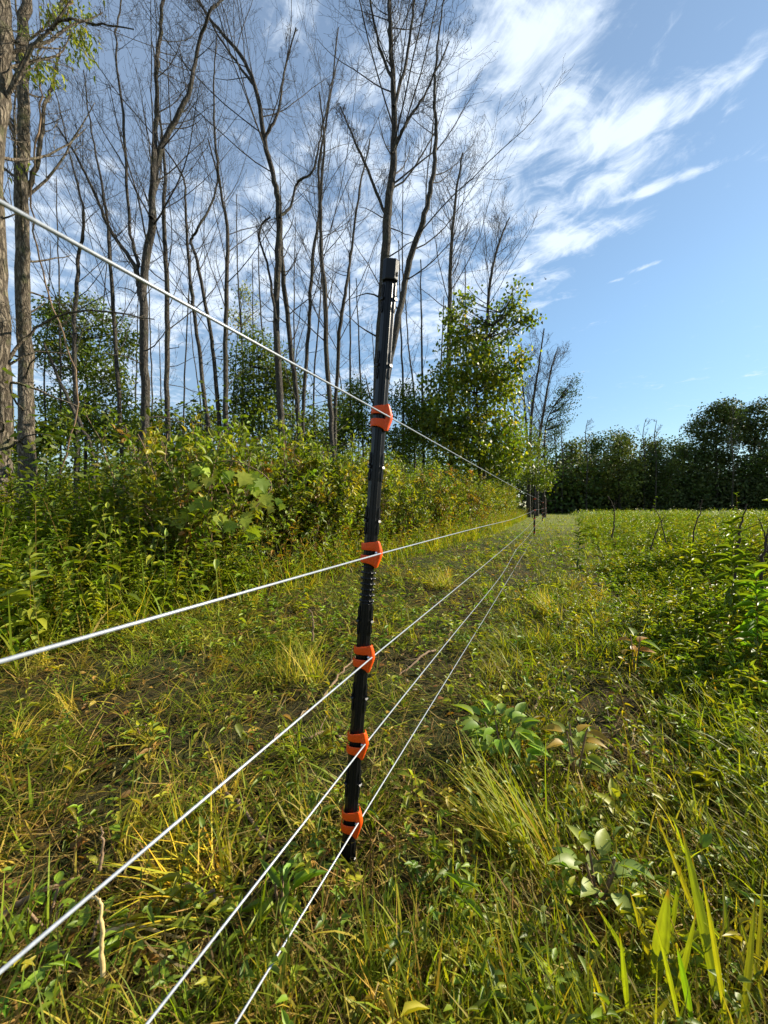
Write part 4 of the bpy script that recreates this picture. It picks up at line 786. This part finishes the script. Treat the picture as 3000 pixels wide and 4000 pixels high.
# broad strap leaves lower right
b0 = G(2480, 3760); root = empty('broad_leaved_grass', b0, 'clump of broad bright yellow-green strap leaves in the lower right', 'plant'); 
def strap(p0, p1, d0, d1, wpx, bend=.1):
    a = P(p0[0], p0[1], d0); b = P(p1[0], p1[1], d1); n = 16; t = np.linspace(0, 1, n + 1)[:, None]; L = np.linalg.norm(b - a); C = a + (b - a) * t + np.array([0, -.03, .05]) * (4 * t * (1 - t)) * L * bend * 4
    wv = nrm(np.cross(b - a, np.array([.62, .78, .05]))); wd = wpx / F * (d0 + d1) / 4 * np.clip(.55 + 1.2 * t, 0, 1) * (1 - t ** 2.2) ** .9 * .8
    nr = nrm(np.cross(wv, b - a)); us = np.linspace(-1, 1, 9); V = np.stack([C + wv * wd * u + nr * wd * .30 * abs(u) for u in us], 1).reshape(-1, 3)
    base_c = pal(1, [(.13, .20, .02), (.10, .165, .018), (.17, .21, .022)], .08)[0]; tt = np.repeat(t[:, 0], 9); uu = np.tile(np.arange(9), n + 1); cc = base_c * (1 + .22 * ((uu % 2) * 2 - 1) * .6 + .25 * (uu == 4) + .10 * rng.standard_normal(len(uu)))[:, None]
    tip = np.clip((tt - .86) / .1, 0, 1)[:, None]; cc = cc * (1 - tip) + np.array([.20, .09, .03]) * tip
    q = [(9 * i + j, 9 * i + j + 1, 9 * i + j + 10, 9 * i + j + 9) for i in range(n) for j in range(8)]; A = Acc(); A.add(V, q=q, c=np.clip(cc, .01, .6)); return A
for (p0, p1, d0, d1, wd) in [((2560, 3830), (2610, 3470), .62, .66, 75), ((2510, 3850), (2330, 3540), .62, .72, 42), ((2800, 3900), (2660, 3230), .60, .74, 50), ((2560, 3840), (2460, 3480), .64, .72, 34), ((2830, 3960), (2740, 3420), .56, .62, 26), ((2450, 3960), (2420, 3640), .57, .6, 28), ((2650, 3980), (2560, 3600), .55, .6, 24), ((2950, 3860), (2980, 3420), .62, .7, 22), ((2430, 3880), (2260, 3560), .62, .7, 24), ((2600, 3760), (2660, 3380), .66, .7, 24), ((2900, 3980), (2950, 3500), .58, .66, 30), ((2380, 3990), (2300, 3760), .56, .6, 26), ((2780, 3850), (2700, 3330), .62, .72, 22), ((2760, 3700), (2560, 3180), .68, .84, 26),
        ((2640, 3900), (2720, 3560), .6, .64, 28), ((2700, 3980), (2640, 3680), .56, .6, 34), ((2850, 3760), (2820, 3440), .66, .74, 22), ((2250, 3760), (2130, 3400), .68, .78, 18), ((2980, 3900), (2880, 3560), .6, .7, 26)]:
    strap(p0, p1, d0 - .04, d1 - .06, wd).build('blade', M_GRASS, root, b0)
def rosette(lb, px, py, n, ls, hgt, cols, tpl=L_FINE, wdr=.5, tilt=.5, tag2='leafy_plant', rad=.06):
    b0 = G(px, py); root = empty(tag2, b0, lb, 'plant'); A = Acc(); B = Acc(); az = np.arange(n) * 2.4 + rng.uniform(0, 1); hz_ = hgt * np.sqrt((np.arange(n) + .5) / n)
    ns = 4; st = np.stack([np.stack([b0[0] + rad * .6 * t * np.cos(np.arange(ns) * 1.7), b0[1] + rad * .6 * t * np.sin(np.arange(ns) * 1.7), np.full(ns, hgt * t)], -1) for t in np.linspace(0, 1, 5)], 1); tubes(A, st, np.full((ns, 5), .0025), 5); A.build('stems', M_STICK, root, b0)
    pos = np.stack([b0[0] + rad * np.cos(az) * rng.uniform(.2, 1, n), b0[1] + rad * np.sin(az) * rng.uniform(.2, 1, n), hz_], -1); d = np.stack([np.cos(az), np.sin(az), tilt * rng.uniform(.2, 1.4, n)], -1)
    place(B, tpl, pos, d, nrm(rdir(n) * .3 + (0, 0, 1.)), ls * rng.uniform(.7, 1.2, n), ls * wdr, pal(n, cols, .12)); B.build('leaves', M_LEAF, root, b0); return root
BR = [(.11, .20, .03), (.15, .24, .035), (.09, .16, .03)]
rosette('clump of big bright broad leaves in the track, right of the lowest wires', 1960, 2960, 48, .062, .12, BR, rad=.10)
rosette('yellow and red-tinged broad leaves right of the bright clump', 2250, 3060, 16, .055, .15, [(.15, .17, .025), (.22, .15, .03), (.10, .15, .025)], rad=.05)
rosette('low broad-leaved plant at the bottom left corner between wire and edge', 330, 3800, 14, .038, .05, BR, rad=.06)
rosette('small toothed leafy plant in the bottom left, left of the third wire', 180, 3640, 12, .032, .05, BR, rad=.05)
rosette('low leaves near the bottom edge, left of the lowest wire', 740, 3960, 12, .034, .05, BR, rad=.05)
rosette('young leafy sprout between the third and fourth wires', 1100, 3640, 9, .06, .09, BR, tpl=L_LANCE, wdr=.25, tilt=.9, rad=.02)
rosette('grey-green broad leaves above the strap-leaved clump', 2340, 3560, 12, .06, .10, [(.12, .19, .06), (.16, .22, .08)], rad=.05)
rosette('reddish-leaved sprig in the weeds at right', 2480, 2640, 12, .07, .18, [(.22, .19, .03), (.30, .14, .03), (.12, .18, .03)], rad=.04)
rosette('small yellow sprig on the strip left of the post', 560, 2900, 7, .05, .05, [(.3, .32, .03)], rad=.03)
rosette('low green rosette beside the post clips, left of the bottom one', 1180, 3480, 8, .04, .05, BR, rad=.03)
def stalk(lb, px, py, hpx, Yd, kl, ls, wdr, cols, name='tall_weed', lean=.05, tpl=L_LANCE):
    b0 = np.array([(px - CX) / F * Yd, Yd, 0.]); h = EYE + (HY - hpx) / F * Yd; S_ = Acc(); L_ = Acc(); root = empty(name, b0, lb, 'weed')
    st = rng.bit_generator.state; forbs(S_, L_, np.array([b0[0]]), np.array([b0[1]]), np.array([h]), kl, ls, wdr, cols, leanamp=lean, stemr=.004, tpl=tpl); S_.build('stem', M_LEAF, root, b0); L_.build('leaves', M_LEAF, root, b0)
stalk('dark-leaved single weed standing alone in the track edge, right of the wires', 2262, 2290, 2035, 3.9, 34, .09, .26, [(.03, .055, .02)])
stalk('tall goldenrod standing above the weeds near the right edge', 2860, 2500, 2050, 2.2, 60, .12, .16, WEED[:3])
stalk('leafy goldenrod a step left of the tallest one at the right', 2700, 2500, 2130, 2.5, 46, .11, .18, WEED[:3])
stalk('thin weed tip rising against the dark treeline at the right', 2880, 2200, 1935, 4.6, 30, .08, .2, WEED[:3])
stalk('thin weed tip against the dark treeline, over the middle of the field', 2558, 2200, 1942, 6.4, 24, .09, .2, WEED[:3])
stalk('weed poking in from the right edge at horizon height', 3010, 2200, 1830, 1.8, 30, .09, .3, WEED[1:3])
stalk('tall leafy weed right of the track, in front of the field', 2960, 2700, 2260, 1.7, 50, .11, .18, WEED[:3])
stalk('upright goldenrod at the left edge of the thicket, in front of the trunks', 345, 2000, 1760, 3.2, 50, .12, .18, WEED[:3])
stalk('single goldenrod shoot left of the vine, catching the light', 555, 2200, 1880, 2.9, 50, .09, .16, WEED[1:3])
stalk('broad-leaved milky-green weed at the far left, low', 120, 2600, 2130, 2.0, 24, .14, .4, [(.15, .19, .05)], tpl=L_OVATE)
def dead(lb, pts, r, name='dead_stem', m=None, cat='dead stem', twigs=4):
    p = [P(*q) for q in pts]; m = m or M_WOOD; b0 = np.array([p[0][0], p[0][1], max(0, min(p[0][2], .02))]); n = 5 * len(p); A = Acc(); pp = catmull(p, n); pp += rng.normal(0, r * .35, pp.shape); rr = np.linspace(r, r * .35, n)
    tubes(A, pp[None], rr[None], 7, jitter=.08)
    if twigs: p2, r2 = grow(pp[None], rr[None], twigs, .3, .95, 45, .3, 5, .05, .2, .5); tubes(A, p2, r2, 4)
    return tag(A.build(name, m, origin=b0), lb, cat)
dead('thick charred stem leaning right out of the weeds, near the right edge', [(2860, 2330, 2.6), (2885, 2110, 2.6), (2895, 2050, 2.6), (2915, 1968, 2.6)], .010)
dead('dark dead branch at the right edge, below the charred stem', [(2975, 2500, 2.1), (2975, 2250, 2.1), (2990, 2130, 2.1), (3010, 2040, 2.1)], .010)
dead('crooked dead twig in the weeds, in line with the tall dark crowns', [(2700, 2200, 4), (2715, 2060, 4), (2735, 2000, 4), (2740, 1950, 4)], .008)
dead('forked dead twig in the middle of the weed field', [(2600, 2120, 5), (2580, 2030, 5), (2550, 1975, 5)], .008)
dead('slanting dead twig low among the weeds', [(2540, 2150, 4), (2570, 2060, 4), (2600, 2010, 4)], .006)
dead('dark dead shrub stems in the near field, right of the far fence end', [(2390, 2100, 6), (2400, 2030, 6), (2395, 1975, 6), (2375, 1940, 6)], .012)
dead('burnt twig by the right edge, thin and curved', [(3000, 2160, 2.8), (2985, 2080, 2.8), (2960, 2020, 2.8)], .006)
def lying(lb, a, b, r, m=M_STICK, bend=.02, cat='stick', name='fallen_stick', twigs=2):
    A0 = G(*a); B0 = G(*b); t = np.linspace(0, 1, 12)[:, None]; pp = A0 + (B0 - A0) * t; pp[:, 2] = gz(pp[:, 0], pp[:, 1]) + .028 + .012 * np.sin(np.linspace(0, 5, 12)); pp[:, :2] += rng.normal(0, bend * .25, (12, 2)); A = Acc()
    rr = np.linspace(r, r * .6, 12); tubes(A, pp[None], rr[None], 7, jitter=.08)
    if twigs: p2, r2 = grow(pp[None], rr[None], twigs, .3, .9, 50, .25, 5, .0, .15, .5); tubes(A, p2, r2, 4)
    return tag(A.build(name, m, origin=A0), lb, cat)
lying('grey knobbly stick lying between the third and fourth wires', (670, 3565), (975, 3615), .0045)
lying('straight straw-coloured stalk lying below the grey stick', (400, 3720), (735, 3728), .0035, M_STRAW, .006, 'dry stalk', 'dry_stalk', 0)
lying('curved brown stick left of the post foot', (880, 3160), (1080, 3400), .005)
lying('long thin brown stick at the left edge, mid height of the grass', (0, 3620), (420, 3450), .006)
lying('brown stick in the bare patch behind the post', (1700, 2560), (1560, 2640), .006)
lying('dead stem across the strip left of the third clip', (1250, 2760), (1390, 2560), .006)
lying('dark stick under the fourth clip, pointing left', (1180, 2930), (1380, 2880), .006)
lying('bleached twig right of the bright broad-leaved clump', (2080, 2800), (2170, 2700), .005)
lying('pale broken twig in the straw beyond the yellow tuft', (2180, 2620), (2290, 2660), .005, M_STRAW)
dead('dry bent stalk standing with a chewed top, left of the flattened tuft', [(400, 3800, .56), (398, 3640, .56), (390, 3520, .57), (350, 3500, .58)], .0035, 'dry_stalk', M_STRAW, 'dry stalk', 0)
dead('short brown upright stalk on the strip, behind the second wire', [(1220, 2500, 2.0), (1222, 2420, 2.0), (1210, 2380, 2.0)], .006, 'dry_stalk', M_STICK, 'dry stalk', 0)
dead('dry reddish stalk standing between left edge and third wire', [(390, 3400, .75), (400, 3300, .76), (395, 3230, .77)], .0035, 'dry_stalk', M_STICK, 'dry stalk', 0)
# little flying insect against the cloud
o = P(2130.5, 1090, 2.4); bm = bmesh.new()
bmesh.ops.create_uvsphere(bm, u_segments=12, v_segments=8, radius=1, matrix=Matrix.Diagonal((.0045, .0032, .003, 1)))
bmesh.ops.create_uvsphere(bm, u_segments=10, v_segments=6, radius=1, matrix=Matrix.Translation((.0055, 0, 0)) @ Matrix.Diagonal((.0024, .0022, .0022, 1)))
root = empty('flying_insect', o, 'tiny dark insect flying against the cloud right of the trees', 'insect'); bm_obj('body', bm, M_HOLE, root, True)
bm = bmesh.new()
for sy in (1, -1):
    vs = [bm.verts.new(v) for v in [(0, sy * .001, .002), (-.004, sy * .004, .008), (-.008, sy * .003, .010), (-.004, sy * .001, .004)]]; bm.faces.new(vs)
wg = bm_obj('wings', bm, plain('insect_wing', (.25, .25, .27), .4), root); md = wg.modifiers.new('t', 'SOLIDIFY'); md.thickness = .0002
